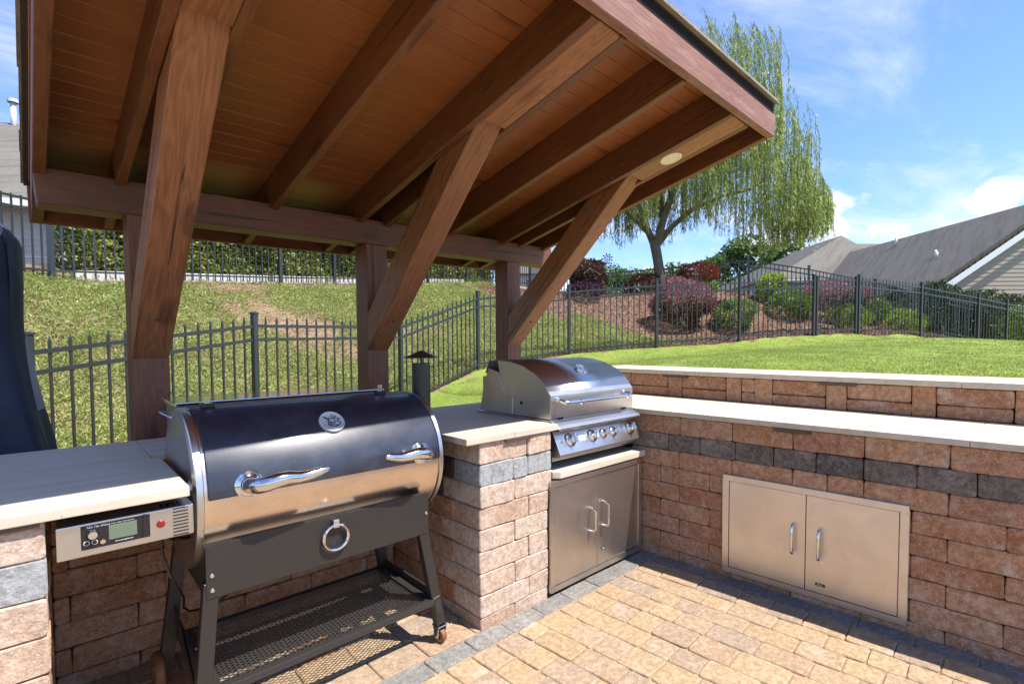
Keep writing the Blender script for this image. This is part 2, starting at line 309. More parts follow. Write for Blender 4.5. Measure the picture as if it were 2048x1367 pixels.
def ground_mat(name, cols, sc=2.0):
    t = NT(name); p = t.pos(); n = t.noise(p, sc, 8, 0.7); n2 = t.noise(p, sc * 14, 5, 0.7)
    f = t.math('ADD', t.math('MULTIPLY', n, 0.6), t.math('MULTIPLY', n2, 0.4)); c = t.ramp(f, [(0.3 + 0.4 * i / (len(cols) - 1), k) for i, k in enumerate(cols)])
    t.set(Base_Color=c, Roughness=0.95, Specular_IOR_Level=0.1); t.bump(n2, 0.8, 0.02); return t.m
lawn_m = ground_mat('lawn soil and thatch', [(0.14, 0.20, 0.032), (0.20, 0.26, 0.048), (0.27, 0.30, 0.085)], 1.2)
hill_m = ground_mat('straw covered soil', [(0.13, 0.085, 0.05), (0.25, 0.17, 0.11), (0.36, 0.27, 0.18)], 2.5)
mulch_m = ground_mat('bark mulch', [(0.10, 0.058, 0.038), (0.20, 0.125, 0.085), (0.32, 0.21, 0.15)], 6)
hillbase = 0
far_m = ground_mat('distant turf', [(0.06, 0.09, 0.02), (0.10, 0.13, 0.03)], 0.1)

# ---------------------------------------------------------------- helpers
WL = {}
def tag(o, label=None, cat=None, group=None, kind=None):
    for k, v in (('label', label), ('category', cat), ('group', group), ('kind', kind)):
        if v: o[k] = v
    return o
def put(o, parent=None, loc=(0, 0, 0)):
    COL.objects.link(o); l = Vector(loc)
    if parent is not None:
        o.parent = parent; o.location = l
        o.matrix_parent_inverse = Matrix.LocRotScale(parent.location, parent.rotation_euler, None).inverted()
    else: o.location = l
    WL[o] = l
    return o
def thing(name, loc, label, cat, group=None):
    o = bpy.data.objects.new(name, None); o.empty_display_size = 0.1; put(o, None, loc); tag(o, label, cat, group); return o

class MB:
    def __init__(s): s.v = []; s.f = []; s.sm = []
    def add(s, vs, fs, smooth=False):
        b = len(s.v); s.v += [tuple(v) for v in vs]; s.f += [tuple(i + b for i in f) for f in fs]; s.sm += [smooth] * len(fs); return s
    def box(s, x0, x1, y0, y1, z0, z1):
        return s.hexa([(x0, y0, z0), (x1, y0, z0), (x1, y1, z0), (x0, y1, z0), (x0, y0, z1), (x1, y0, z1), (x1, y1, z1), (x0, y1, z1)])
    def hexa(s, c): return s.add(c, [(0, 3, 2, 1), (4, 5, 6, 7), (0, 1, 5, 4), (1, 2, 6, 5), (2, 3, 7, 6), (3, 0, 4, 7)])
    def prism(s, prof, x0, x1, axis='x', smooth=False):
        # profile of (a,b) pairs, extruded; axis x: (x,a,b); y: (a,y,b); z: (a,b,z)
        def P(t, a, b): return (t, a, b) if axis == 'x' else ((a, t, b) if axis == 'y' else (a, b, t))
        n = len(prof); vs = [P(x0, *p) for p in prof] + [P(x1, *p) for p in prof]
        s.add(vs, [(i, (i + 1) % n, n + (i + 1) % n, n + i) for i in range(n)], smooth)
        s.add([P(x0, *p) for p in prof], [tuple(range(n))[::-1]]); s.add([P(x1, *p) for p in prof], [tuple(range(n))]); return s
    def tube(s, pts, rad, n=10, cap=True, flat=1.0):
        pts = [Vector(p) for p in pts]; R = rad if isinstance(rad, (list, tuple)) else [rad] * len(pts); rings = []
        t0 = (pts[1] - pts[0]).normalized(); a = Vector((0, 0, 1)) if abs(t0.z) < 0.9 else Vector((1, 0, 0)); u = t0.cross(a).normalized()
        vs = []
        for i, p in enumerate(pts):
            t = (pts[min(i + 1, len(pts) - 1)] - pts[max(i - 1, 0)]).normalized()
            u = (u - t * u.dot(t)).normalized(); w = t.cross(u)
            for k in range(n):
                an = 2 * math.pi * k / n; vs.append(p + (u * math.cos(an) + w * math.sin(an) * flat) * R[i])
        fs = [(i * n + k, i * n + (k + 1) % n, (i + 1) * n + (k + 1) % n, (i + 1) * n + k) for i in range(len(pts) - 1) for k in range(n)]
        s.add(vs, fs, True)
        if cap:
            m = (len(pts) - 1) * n; s.add([vs[k] for k in range(n)], [tuple(range(n))[::-1]]); s.add([vs[m + k] for k in range(n)], [tuple(range(n))])
        return s
    def lathe(s, prof, c, axis=(0, 0, 1), n=24, smooth=True):
        ax = Vector(axis).normalized(); a = Vector((0, 0, 1)) if abs(ax.z) < 0.9 else Vector((1, 0, 0)); u = ax.cross(a).normalized(); w = ax.cross(u); c = Vector(c)
        vs = [c + ax * h + (u * math.cos(2 * math.pi * k / n) + w * math.sin(2 * math.pi * k / n)) * r for r, h in prof for k in range(n)]
        fs = [(i * n + k, i * n + (k + 1) % n, (i + 1) * n + (k + 1) % n, (i + 1) * n + k) for i in range(len(prof) - 1) for k in range(n)]
        return s.add(vs, fs, smooth)
    def build(s, name, mat, parent=None, loc=None, bevel=0.0, seg=2, xf=None, fixn=True):
        if loc is None: loc = WL[parent] if parent is not None else (0, 0, 0)
        l = Vector(loc); me = bpy.data.meshes.new(name)
        vs = s.v if xf is None else [xf(*v) for v in s.v]
        me.from_pydata([tuple(Vector(v) - l) for v in vs], [], s.f)
        me.polygons.foreach_set('use_smooth', s.sm)
        bm = bmesh.new(); bm.from_mesh(me)
        bmesh.ops.remove_doubles(bm, verts=bm.verts, dist=1e-5)
        if fixn: bmesh.ops.recalc_face_normals(bm, faces=bm.faces)
        if bevel:
            ed = [e for e in bm.edges if len(e.link_faces) == 2 and e.calc_face_angle(0) > 0.5]
            bmesh.ops.bevel(bm, geom=ed, offset=bevel, segments=seg, profile=0.6, affect='EDGES', clamp_overlap=True)
        for e in bm.edges:
            if len(e.link_faces) == 2 and e.calc_face_angle(0) > 0.6: e.smooth = False
        bm.to_mesh(me); bm.free(); me.materials.append(mat)
        return put(bpy.data.objects.new(name, me), parent, loc)

def fastmesh(name, V, F, mat, parent=None, loc=None):
    V = np.asarray(V, dtype=np.float32); F = np.asarray(F, dtype=np.int32); k = F.shape[1]
    if loc is None: loc = WL[parent] if parent is not None else (0, 0, 0)
    V = V - np.array(tuple(loc), dtype=np.float32)
    me = bpy.data.meshes.new(name); me.vertices.add(len(V)); me.vertices.foreach_set('co', V.ravel())
    me.loops.add(F.size); me.loops.foreach_set('vertex_index', F.ravel())
    me.polygons.add(len(F)); me.polygons.foreach_set('loop_start', np.arange(0, F.size, k, dtype=np.int32))
    me.update(calc_edges=True); me.validate(); me.materials.append(mat)
    return put(bpy.data.objects.new(name, me), parent, loc)

def leaves(P, size, aspect=0.45, up=0.3, rng=None, jitter=0.35, axis=None):
    """diamond leaves (one quad each) at points P; returns V, F"""
    rng = rng or np.random.RandomState(1); n = len(P); P = np.asarray(P)
    if axis is None:
        d = rng.normal(size=(n, 3)); d[:, 2] = d[:, 2] * 0.6 + up
    else: d = np.asarray(axis) + rng.normal(size=(n, 3)) * 0.18
    d /= np.linalg.norm(d, axis=1)[:, None]
    q = rng.normal(size=(n, 3)); s = np.cross(d, q); s /= np.linalg.norm(s, axis=1)[:, None]
    nn = np.cross(d, s); L = size * (1 + jitter * rng.uniform(-1, 1, n))[:, None]; W = L * aspect
    V = np.stack([P, P + d * L * 0.5 + s * W * 0.5 + nn * L * 0.06, P + d * L, P + d * L * 0.5 - s * W * 0.5 + nn * L * 0.06], axis=1).reshape(-1, 3)
    F = np.arange(4 * n).reshape(-1, 4); return V, F

def timber(name, p0, p1, w, h, up, mat, parent, cut0=0.0, cut1=0.0, bevel=0.003, flip=False):
    p0, p1 = Vector(p0), Vector(p1); x = (p1 - p0); L = x.length; x.normalize(); z = Vector(up); z = (z - x * z.dot(x)).normalized(); y = z.cross(x)
    me = bpy.data.meshes.new(name); vs = []
    for X, c in ((0, cut0), (L, cut1)):
        for yy, zz in ((-w / 2, -h / 2), (w / 2, -h / 2), (w / 2, h / 2), (-w / 2, h / 2)): vs.append((X + c * zz - L / 2, yy, zz))
    me.from_pydata(vs, [], [(0, 1, 2, 3), (4, 7, 6, 5), (0, 4, 5, 1), (1, 5, 6, 2), (2, 6, 7, 3), (3, 7, 4, 0)])
    bm = bmesh.new(); bm.from_mesh(me); bmesh.ops.recalc_face_normals(bm, faces=bm.faces)
    if bevel: bmesh.ops.bevel(bm, geom=list(bm.edges), offset=bevel, segments=1, affect='EDGES')
    bm.to_mesh(me); bm.free(); me.materials.append(mat)
    o = bpy.data.objects.new(name, me); put(o, parent, (p0 + p1) / 2)
    o.rotation_euler = Matrix((x, y, z)).transposed().to_euler(); return o

# bricks, shared meshes per size
BR = {}
def brick_mesh(L, H, D, bev, key, mat, jit=0.0022):
    k = (round(L, 2), round(H, 3), round(D, 3), key, mat.name)
    if k not in BR:
        rg = random.Random(hash((k[0], k[1], key)) & 0xffff); me = bpy.data.meshes.new('brick'); bm = bmesh.new()
        nx = max(1, min(4, int(L / 0.07)))
        xs = [-L / 2 + L * i / nx for i in range(nx + 1)]; vs = {}
        for i, x in enumerate(xs):
            for j, (yy, zz) in enumerate(((-1, -1), (1, -1), (1, 1), (-1, 1))):
                vs[i, j] = bm.verts.new((x + (rg.uniform(-jit, jit) if i in (0, nx) else 0), yy * D / 2 + (rg.uniform(-jit, jit) if yy < 0 else 0) * 1.3, zz * H / 2 + rg.uniform(-jit, jit)))
        for i in range(nx):
            for j in range(4): bm.faces.new((vs[i, j], vs[i, (j + 1) % 4], vs[i + 1, (j + 1) % 4], vs[i + 1, j]))
        bm.faces.new([vs[0, j] for j in range(4)][::-1]); bm.faces.new([vs[nx, j] for j in range(4)])
        bmesh.ops.recalc_face_normals(bm, faces=bm.faces)
        ax = 2 if str(key).startswith('p') else 1
        ed = [e for e in bm.edges if e.calc_face_angle(0) > 0.6 and abs((e.verts[1].co - e.verts[0].co).normalized()[ax]) > .9]
        bmesh.ops.bevel(bm, geom=ed, offset=bev * (1.7 if ax == 2 else 1.35), segments=2, profile=0.5, affect='EDGES')
        ed = [e for e in bm.edges if e.calc_face_angle(0) > 0.9]
        bmesh.ops.bevel(bm, geom=ed, offset=bev * .55, segments=1, profile=0.5, affect='EDGES')
        for f in bm.faces: f.smooth = False
        bm.to_mesh(me); bm.free(); me.materials.append(mat); BR[k] = me
    return BR[k]
def brick(c, L, H, D, ang, parent, mat, name='brick', bev=0.006, key=None):
    me = brick_mesh(L, H, D, bev, random.randint(0, 3) if key is None else key, mat)
    o = bpy.data.objects.new(name, me); put(o, parent, c); o.rotation_euler = (random.uniform(-.004, .004), random.uniform(-.004, .004), ang); return o
def brick_row(p0, u, s0, s1, z0, z1, joints, parent, mat, depth=0.09, skip=None, bev=0.0075, gap=0.0022, proud=0.0025):
    """a course along unit vector u from origin p0, face plane through p0; joints are positions along u"""
    u = Vector((u[0], u[1], 0)).normalized(); n = Vector((u.y, -u.x, 0)); ang = math.atan2(u.y, u.x)
    js = sorted([s0] + [j for j in joints if s0 + 0.03 < j < s1 - 0.03] + [s1])
    for a, b in zip(js[:-1], js[1:]):
        if skip and any(a > k[0] - 0.001 and b < k[1] + 0.001 and z0 > k[2] - 0.001 and z1 < k[3] + 0.001 for k in skip): continue
        m = mat(a, b) if callable(mat) else mat
        c = Vector((p0[0], p0[1], 0)) + u * (a + b) / 2 - n * (depth / 2 + random.uniform(-proud, proud)); c.z = (z0 + z1) / 2
        brick(c, b - a - gap, z1 - z0 - gap, depth, ang, parent, m, bev=bev)

# ---------------------------------------------------------------- terrain heights
CP = [(-.1, 4.38, .10), (1.45, 5.21, .30), (3.35, 5.77, .50), (5.04, 6.28, .86), (6.85, 5.92, 1.09), (8.27, 5.03, 1.20), (10.0, 4.26, 1.31), (11.64, 3.43, 1.42),
      (12.81, 2.91, 1.46), (14.81, 2.15, 1.40), (16.59, 1.32, 1.21), (17.65, .88, 1.06), (19.5, .17, .9),
      (-3, 3, 0.0), (-1, 3, .0), (0, 2.9, .02), (1, 2.9, .12), (2, 2.95, .32), (2.7, 3.2, .5), (3.4, 3.4, .75), (4.0, 3.0, .95), (4.03, 2, 1.045), (4.03, 1, 1.06), (4.03, 0, 1.055), (4.03, -2, 1.02), (4.03, -5, 1.0),
      (6, 3.5, 1.08), (6, 0, 1.12), (8, 2, 1.22), (10, -1, 1.15), (11, 1.5, 1.36), (14, 0, 1.2), (12, -4, 1.0), (18, -3, .8), (5, 4.8, .86),
      (-.66, 8.82, 2.12), (.06, 9.52, 2.18), (1.51, 10.09, 2.32), (3.43, 10.51, 2.48), (6.01, 11.28, 2.75), (9.23, 12.01, 3.08), (12.75, 12.87, 3.3),
      (-2, 6.9, 1.15), (-3, 8, 1.9), (10.29, 8.28, 2.58), (9.46, 7.68, 2.38), (12.55, 6.48, 2.76), (12.59, 7.53, 2.62), (10.2, 5.6, 1.66), (10.8, 4.7, 1.62),
      (12.92, 4.76, 2.3), (12.5, 4.2, 1.88), (13.7, 3.75, 2.0), (13.55, 3.33, 1.60), (14.48, 3.02, 1.75), (15.33, 2.63, 1.55), (16.4, 2.85, 1.7), (16.85, 2.18, 1.5), (19.2, .9, 1.1),
      (14, 5.74, 2.3), (15.2, 4.63, 2.1), (17, 3.5, 1.8), (18.6, 2.6, 1.5), (22, 1, 1.1), (12.5, 9.5, 2.3), (-6, 9, 2.2), (-6, 13, 2.6), (0, 14, 2.7), (4, 17, 2.9), (12, 17, 2.9), (20, 12, 1.9), (20, 20, 1.9), (30, 10, 1.2), (30, 0, .9), (30, 25, 1.5), (0, 25, 2.8)]
CP = np.array(CP)
def _k(d2): return 0.5 * d2 * np.log(d2 + 1e-9)
_n = len(CP); _D = ((CP[:, None, :2] - CP[None, :, :2]) ** 2).sum(-1); _A = np.zeros((_n + 3, _n + 3)); _A[:_n, :_n] = _k(_D) + np.eye(_n) * 0.05
_A[:_n, _n] = 1; _A[:_n, _n + 1:] = CP[:, :2]; _A[_n:, :_n] = _A[:_n, _n:].T; _W = np.linalg.solve(_A, np.concatenate([CP[:, 2], [0, 0, 0]]))
def HT(x, y):
    x = np.atleast_1d(np.asarray(x, float)); y = np.atleast_1d(np.asarray(y, float)); out = np.empty(len(x))
    for i in range(0, len(x), 20000):
        X, Y = x[i:i + 20000], y[i:i + 20000]; d = (X[:, None] - CP[None, :, 0]) ** 2 + (Y[:, None] - CP[None, :, 1]) ** 2
        out[i:i + 20000] = _k(d) @ _W[:_n] + _W[_n] + _W[_n + 1] * X + _W[_n + 2] * Y
    return out
FENCE = [(-4.2, 2.3), (-1.75, 3.6), (-.10, 4.38), (1.45, 5.21), (3.35, 5.77), (5.06, 6.30), (6.87, 5.95), (8.29, 5.05), (10.02, 4.27), (11.66, 3.45), (12.83, 2.93), (14.83, 2.17), (16.61, 1.34), (17.67, .90), (19.52, .17), (21.3, -.6)]
def inside_lawn(x, y):
    poly = [(p[0], p[1]) for p in FENCE] + [(30, -4), (30, -14), (-4.2, -14)]
    x = np.asarray(x); y = np.asarray(y); r = np.zeros(x.shape, bool); j = len(poly) - 1
    for i in range(len(poly)):
        xi, yi = poly[i]; xj, yj = poly[j]
        c = ((yi > y) != (yj > y)) & (x < (xj - xi) * (y - yi) / (yj - yi + 1e-12) + xi); r ^= c; j = i
    return r
def fence_dist(x, y):
    d = np.full(np.shape(x), 1e9)
    for (a, b), (c, e) in zip(FENCE[:-1], FENCE[1:]):
        L = (c - a) ** 2 + (e - b) ** 2; t = np.clip(((x - a) * (c - a) + (y - b) * (e - b)) / L, 0, 1)
        d = np.minimum(d, np.hypot(x - a - t * (c - a), y - b - t * (e - b)))
    return d
def in_mulch(x, y):
    # planting bed on the right of the slope, and along its crest
    edge = 9.0 - 0.30 * (y - 5.0) + 0.18 * np.sin(y * 2.1)
    crest = (y > 7.35 + 0.22 * (x - 9) + 0.15 * np.sin(x * 2)) & (x > 8.0)
    return ((x > edge) | crest) & (y < 10.5)
xs = np.concatenate([np.arange(-12, -4.2, .6), np.arange(-4.2, 4.0, .205), np.arange(4.0, 20, .22), np.arange(20, 46, 1.0)])
ys = np.concatenate([np.arange(-14, -2, .8), np.arange(-2, 2.79, .2395), np.arange(2.79, 13, .21), np.arange(13, 46, 1.0)])
xs = np.sort(np.append(xs[np.abs(xs - 4.0) > .03], 4.0)); ys = np.sort(np.append(ys[np.abs(ys - 2.79) > .03], 2.79))
GX, GY = np.meshgrid(xs, ys, indexing='ij'); GZ = HT(GX.ravel(), GY.ravel()).reshape(GX.shape)
nr = np.random.RandomState(3); GZ += nr.normal(size=GZ.shape) * 0.0025
idx = np.arange(GX.size).reshape(GX.shape)
cx = (GX[:-1, :-1] + GX[1:, 1:]) / 2; cy = (GY[:-1, :-1] + GY[1:, 1:]) / 2
hole = (cx < 4.0) & (cy < 2.79)
Q = np.stack([idx[:-1, :-1], idx[1:, :-1], idx[1:, 1:], idx[:-1, 1:]], -1)
lawnmask = inside_lawn(cx, cy); mul = in_mulch(cx, cy)
AllV = np.stack([GX, GY, GZ], -1).reshape(-1, 3)
def sub(mask):
    q = Q[mask & ~hole]; u, inv = np.unique(q, return_inverse=True); return AllV[u], inv.reshape(q.shape)
for nm, mk, mt in (('lawn', lawnmask, lawn_m), ('hillside', ~lawnmask & ~mul, hill_m), ('mulch_bed', ~lawnmask & mul, mulch_m)):
    V, F = sub(mk); o = fastmesh(nm, V, F, mt); tag(o, kind='structure')
    o.data.polygons.foreach_set('use_smooth', [True] * len(F))
g = MB(); g.box(-1500, 1500, -1500, 1500, -0.6, -0.5); tag(g.build('ground', far_m), kind='structure')

# view test, used only to choose which alike pieces become separate objects
def seen(x, y, z, m=1.03):
    d = Vector((x, y, z - CAMZ)); f = d.dot(_f)
    if f < 0.1: return False
    return abs(d.dot(_r2) / f * 1005.4) < 1024 * m and -683 * m < d.dot(_u2) / f * 1005.4 + 44.8 < 683 * m

# ================================================================ PATIO
XB = lambda y: 2.70 - 0.058 * (y - 1.8)            # face of the bar wall
WU = Vector((0.058, -1.0)).normalized()            # along the bar wall, towards the viewer
WN = Vector((WU.y, -WU.x))                          # out of the wall into the patio (negative x)
patio = MB().box(-4.2, 2.95, -6.0, 2.66, -0.20, -0.007).build('patio', sand_m); tag(patio, kind='structure')
WL[patio] = Vector((0, 0, 0))
cand = []      # (centre, L, W, ang, mat)
def wallpt(s, w): return (XB(1.8) + WU.x * s + WN.x * w, 1.8 + WU.y * s + WN.y * w)
# soldier border along the grill counter and the bar wall
x = -3.9
while x < 2.55:
    L = 0.207; cand.append(((x + L / 2 + 0.017, 1.677), L, 0.106, 0.0, bluep_m)); x += L
s = 0.075; wang = math.atan2(WU.y, WU.x)
while s < 7.6:
    L = 0.206; c = wallpt(s + 0.12 + L / 2 - 0.02, 0.056)
    if c[1] < 1.60: cand.append((c, L, 0.106, wang, bluep_m))
    s += L
rr = random.Random(11); w = 0.112
while w < 6.4:
    rw = rr.choice([0.128, 0.132, 0.128, 0.150]); s_end = 7.6
    c0 = wallpt(0, w + rw / 2); s = (1.8 + WN.y * (w + rw / 2) - 1.620) / -WU.y * 1.0
    first = True
    while s < s_end:
        L = rr.choice([0.128, 0.17, 0.205, 0.205, 0.15, 0.128]) * (rr.uniform(.5, 1) if first else 1); first = False
        c = wallpt(s + L / 2, w + rw / 2)
        if c[0] > -4.1 and c[1] > -5.9: cand.append((c, L, rw, wang, paver_m))
        s += L
    w += rw
# larger pavers in the bay under the pellet grill
y = 1.735
while y < 2.5:
    x = -0.02 + rr.uniform(-.1, 0)
    while x < 1.39:
        L = min(rr.choice([0.16, 0.21, 0.25]), max(0.05, 1.392 - x)); m = orangep_m if (1.02 < x + L / 2 < 1.22 and y < 1.75) or rr.random() < .12 else paver_m
        cand.append(((x + L / 2, y + 0.075), L, 0.15, 0.0, m)); x += L
    y += 0.152
cand.sort(key=lambda k: (Vector((k[0][0], k[0][1], -CAMZ)).length + (0 if seen(k[0][0], k[0][1], 0, 1.12) else 100)))
far = MB()
for i, (c, L, W, a, m) in enumerate(cand):
    z = random.uniform(-0.0018, 0.0012) - 0.025
    if i < 300 and seen(c[0], c[1], 0, 1.12):
        me = brick_mesh(L - 0.0045, 0.05, W - 0.0045, 0.007, 'p%d' % random.randint(0, 2), m, jit=0.003)
        o = bpy.data.objects.new('paver', me); put(o, patio, (c[0], c[1], z)); o.rotation_euler = (random.uniform(-.006, .006), random.uniform(-.006, .006), a + random.uniform(-.012, .012))
    elif m is paver_m or True:
        ca, sa = math.cos(a), math.sin(a); q = []
        for zz in (-0.05, -0.0015):
            for ux, uy in ((-1, -1), (1, -1), (1, 1), (-1, 1)):
                lx, ly = ux * (L / 2 - .003), uy * (W / 2 - .003); q.append((c[0] + lx * ca - ly * sa, c[1] + lx * sa + ly * ca, zz))
        far.hexa(q)
fp = far.build('paver_field', paver_m, patio, bevel=0.004, seg=1); tag(fp, kind='stuff')

# ================================================================ BRICK COUNTERS
Gz = 0.752; CT = 0.852; CTT = 0.881
courses = [(Gz, CT, 'b')] + [(Gz - .1, Gz, 'g')] + [(Gz - .1 * (k + 1), Gz - .1 * k, 'b') for k in range(1, 8)]
gc = thing('grill_counter', (0.9, 2.1, 0), 'L shaped brick outdoor kitchen counter with travertine top, holding the two grills', 'counter')
core = MB(); core.box(-1.25, -.05, 1.765, 2.69, -.05, CT - .002); core.box(-.05, 1.43, 2.53, 2.69, -.05, CT - .002); core.box(1.425, 1.83, 1.765, 2.69, -.05, CT - .002); core.box(1.83, 2.68, 2.44, 2.69, -.05, CT - .002)
core.build('core', core_m, gc)
def steel_skip(*a): return None
# left pier front and its inner side
for i, (z0, z1, k) in enumerate(courses):
    js = [-.19 - .3 * n for n in range(5)] if i % 2 else [-.34 - .3 * n for n in range(5)]
    if k == 'g': js = [-.22 - .195 * n for n in range(7)]
    brick_row((0, 1.735), (1, 0), -1.25, -.022, z0, z1, js, gc, sunlit_gray_m if k == 'g' else sunlit_brick_m)
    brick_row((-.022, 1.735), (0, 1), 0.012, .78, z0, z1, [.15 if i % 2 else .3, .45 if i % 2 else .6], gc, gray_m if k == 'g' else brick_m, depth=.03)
# back of the grill bay
for i, (z0, z1, k) in enumerate(courses):
    o_ = .328 if i % 2 else .235
    js = [o_ + .3 * n for n in range(-1, 5)] if k == 'b' else [.04 + .195 * n for n in range(8)]
    brick_row((0, 2.50), (1, 0), -.02, 1.392, z0, z1, js, gc, gray_m if k == 'g' else brick_m, proud=.004)
# middle pier, sunlit front and shaded side
for i, (z0, z1, k) in enumerate(courses):
    if k == 'g': js = [1.60, 1.70]
    elif i == 0: js = [1.695]
    else: js = [1.61] if i % 2 == 0 else [1.705]
    xr = 1.868 if z1 > .6 else 1.842
    cd = .20 if i % 2 else .29
    bm_ = sunlit_gray_m if k == 'g' else sunlit_brick_m
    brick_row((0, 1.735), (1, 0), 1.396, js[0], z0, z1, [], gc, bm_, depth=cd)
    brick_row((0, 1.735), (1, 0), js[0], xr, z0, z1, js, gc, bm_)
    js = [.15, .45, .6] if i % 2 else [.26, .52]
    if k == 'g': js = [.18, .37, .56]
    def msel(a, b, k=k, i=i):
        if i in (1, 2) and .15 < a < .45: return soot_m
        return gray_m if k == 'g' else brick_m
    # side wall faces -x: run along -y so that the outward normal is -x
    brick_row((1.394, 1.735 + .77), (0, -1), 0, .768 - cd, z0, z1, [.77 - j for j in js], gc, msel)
# strip of brick beneath the built-in grill between the cabinet and the bar
brick_row((0, 1.80), (1, 0), 1.88, 2.70, .575, .60, [2.1, 2.4], gc, brick_m)
sl = MB(); sl.prism([(-1.3, 1.705), (.291, 1.717), (.291, 2.245), (.266, 2.245), (.266, 2.72), (-1.3, 2.72)], CT, CTT, 'z'); sl.build('countertop_slab', trav_m, gc, bevel=.003)
MB().box(.2675, 1.322, 2.335, 2.72, CT, CTT).build('countertop_slab', trav_m, gc, bevel=.003)
MB().prism([(1.315, 1.722), (1.60, 1.722), (1.60, 2.76), (1.325, 2.76)], CT, CTT, 'z').build('countertop_slab', trav_m, gc, bevel=.003)
MB().prism([(1.6015, 1.722), (1.908, 1.724), (1.908, 1.80), (1.925, 1.80), (1.925, 2.76), (1.6015, 2.76)], CT, CTT, 'z').build('countertop_slab', trav_m, gc, bevel=.003)
MB().box(1.9265, 2.668, 2.415, 2.76, CT, CTT).build('countertop_slab', trav_m, gc, bevel=.003)
MB().prism([(1.912, 1.712), (2.690, 1.712), (2.690, 1.98), (1.880, 1.98), (1.880, 1.74)], .600, .636, 'z').build('lower_ledge_slab', trav_m, gc, bevel=.003)
for x0, x1 in ((1.545, 1.72), (-.25, -.032)):
    MB().prism([(1.722, CT - .016), (1.7325, CT - .016), (1.7325, CT - .001), (1.722, CT - .001)], x0, x1).build('strip_light', bronze_m, gc, bevel=.001, seg=1)

# bar wall with its raised back tier
bw = thing('bar_wall', (3.0, 0.6, 0), 'long shaded brick bar wall in two tiers with pale travertine ledges, right of the built-in grill', 'wall')
a0 = wallpt(0, -0.035); a1 = wallpt(5.0, -0.035)
MB().prism([a0, a1, (3.46, a1[1]), (3.46, 2.78), (a0[0], 2.78)], -.05, .858, 'z').build('core', core_m, bw)
MB().prism([(3.50, -3.3), (3.98, -3.3), (3.98, 2.78), (3.50, 2.78)], -.05, 1.052, 'z').build('core', core_m, bw)
y2s = lambda y: (1.8 - y) / -WU.y
skip = [(y2s(1.232), y2s(.43), .03, .57)]
gm = [gray_m]
for i, (z0, z1, k) in enumerate(courses):
    z1 = 0.859 if i == 0 else z1
    if k == 'g': js = [y2s(1.5693 - .194 * n) for n in range(26)]
    elif i in (0, 2): js = [y2s(1.4975 - .3 * n) for n in range(17)] + ([y2s(.745)] if i == 2 else [])
    elif i % 2 == 1: js = [y2s(1.62 - .3 * n) for n in range(18)]
    else: js = [y2s(1.4975 - .3 * n) for n in range(17)]
    brick_row((2.70, 1.8), WU, -.14 if i > 2 or i < 0 else -.02, 4.9, z0, z1, js, bw, gray_m if k == 'g' else brick_m, skip=skip if i > 2 else None, depth=.07)
# raised tier: tall single blocks between stacked pairs
ye = [3.2, 2.74, 2.63, 2.339, 2.008, 1.892, 1.562, 1.456, 1.368, 1.258, .951, .840, .536, .433, .137, .03, -.30, -.41, -.71, -.82, -1.12, -1.23, -1.55, -1.66, -2.0]
kinds = 'ststststststststststststststst'
kinds = ['s', 't', 's', 's', 't', 's', 't', 's', 't', 's', 't', 's', 't', 's', 't', 's', 't', 's', 't', 's', 't', 's', 't', 's']
for (ya, yb), kd in zip(zip(ye[:-1], ye[1:]), kinds):
    if ya > 2.78: ya = 2.78
    for z0, z1 in (((.889, .960), (.960, 1.054)) if kd == 's' else ((.889, 1.054),)):
        brick((3.46 + .035 + random.uniform(-.003, .003), (ya + yb) / 2, (z0 + z1) / 2), ya - yb - .005, z1 - z0 - .004, .07, -math.pi / 2, bw, brick_m, bev=.009 if kd == 's' else .006)
def slabrow(x0f, x1f, ycuts, z0, z1, nm):
    for a, b in zip(ycuts[:-1], ycuts[1:]):
        MB().prism([(x0f(a), a), (x0f(b + .0015), b + .0015), (x1f(b), b + .0015), (x1f(a), a)], z0, z1, 'z').build(nm, trav_m, bw, bevel=.003)
slabrow(lambda y: XB(y) - .024, lambda y: 3.458, [2.77, 1.30, .235, -1.2, -3.2], .861, .889, 'ledge_slab')
slabrow(lambda y: 3.437, lambda y: 4.015, [2.79, 1.75, .33, -1.2, -3.3], 1.056, 1.088, 'cap_slab')
for ya, yb in ((.983, .815), (-.6, -.77)):
    MB().prism([(XB(ya) - .021, ya), (XB(yb) - .021, yb), (XB(yb) - .001, yb), (XB(ya) - .001, ya)], .838, .8605, 'z').build('strip_light', bronze_m, bw, bevel=.001, seg=1)
for ya, yb in ((2.038, 1.841), (.977, .791), (-.3, -.48)):
    MB().box(3.434, 3.459, yb, ya, 1.036, 1.0555).build('strip_light', bronze_m, bw, bevel=.001, seg=1)

# ================================================================ ACCESS DOORS
def text(body, size, mat, parent, loc, rot, extrude=.0006, name='lettering', align='CENTER'):
    cu = bpy.data.curves.new(name, 'FONT'); cu.body = body; cu.size = size; cu.extrude = extrude; cu.align_x = align; cu.align_y = 'CENTER'; cu.materials.append(mat)
    t = bpy.data.objects.new(name, cu); COL.objects.link(t); bpy.context.view_layer.update()
    me = bpy.data.meshes.new_from_object(t.evaluated_get(bpy.context.evaluated_depsgraph_get())); bpy.data.objects.remove(t)
    o = bpy.data.objects.new(name, me); put(o, parent, loc); o.rotation_euler = rot; return o
def frame_ring(mb, u0, u1, v0, v1, w, t0, t1, P):
    for a, b, c, d in ((u0, u1, v0, v0 + w), (u0, u1, v1 - w, v1), (u0, u0 + w, v0 + w, v1 - w), (u1 - w, u1, v0 + w, v1 - w)):
        mb.hexa([P(a, t0, c), P(b, t0, c), P(b, t1, c), P(a, t1, c), P(a, t0, d), P(b, t0, d), P(b, t1, d), P(a, t1, d)])
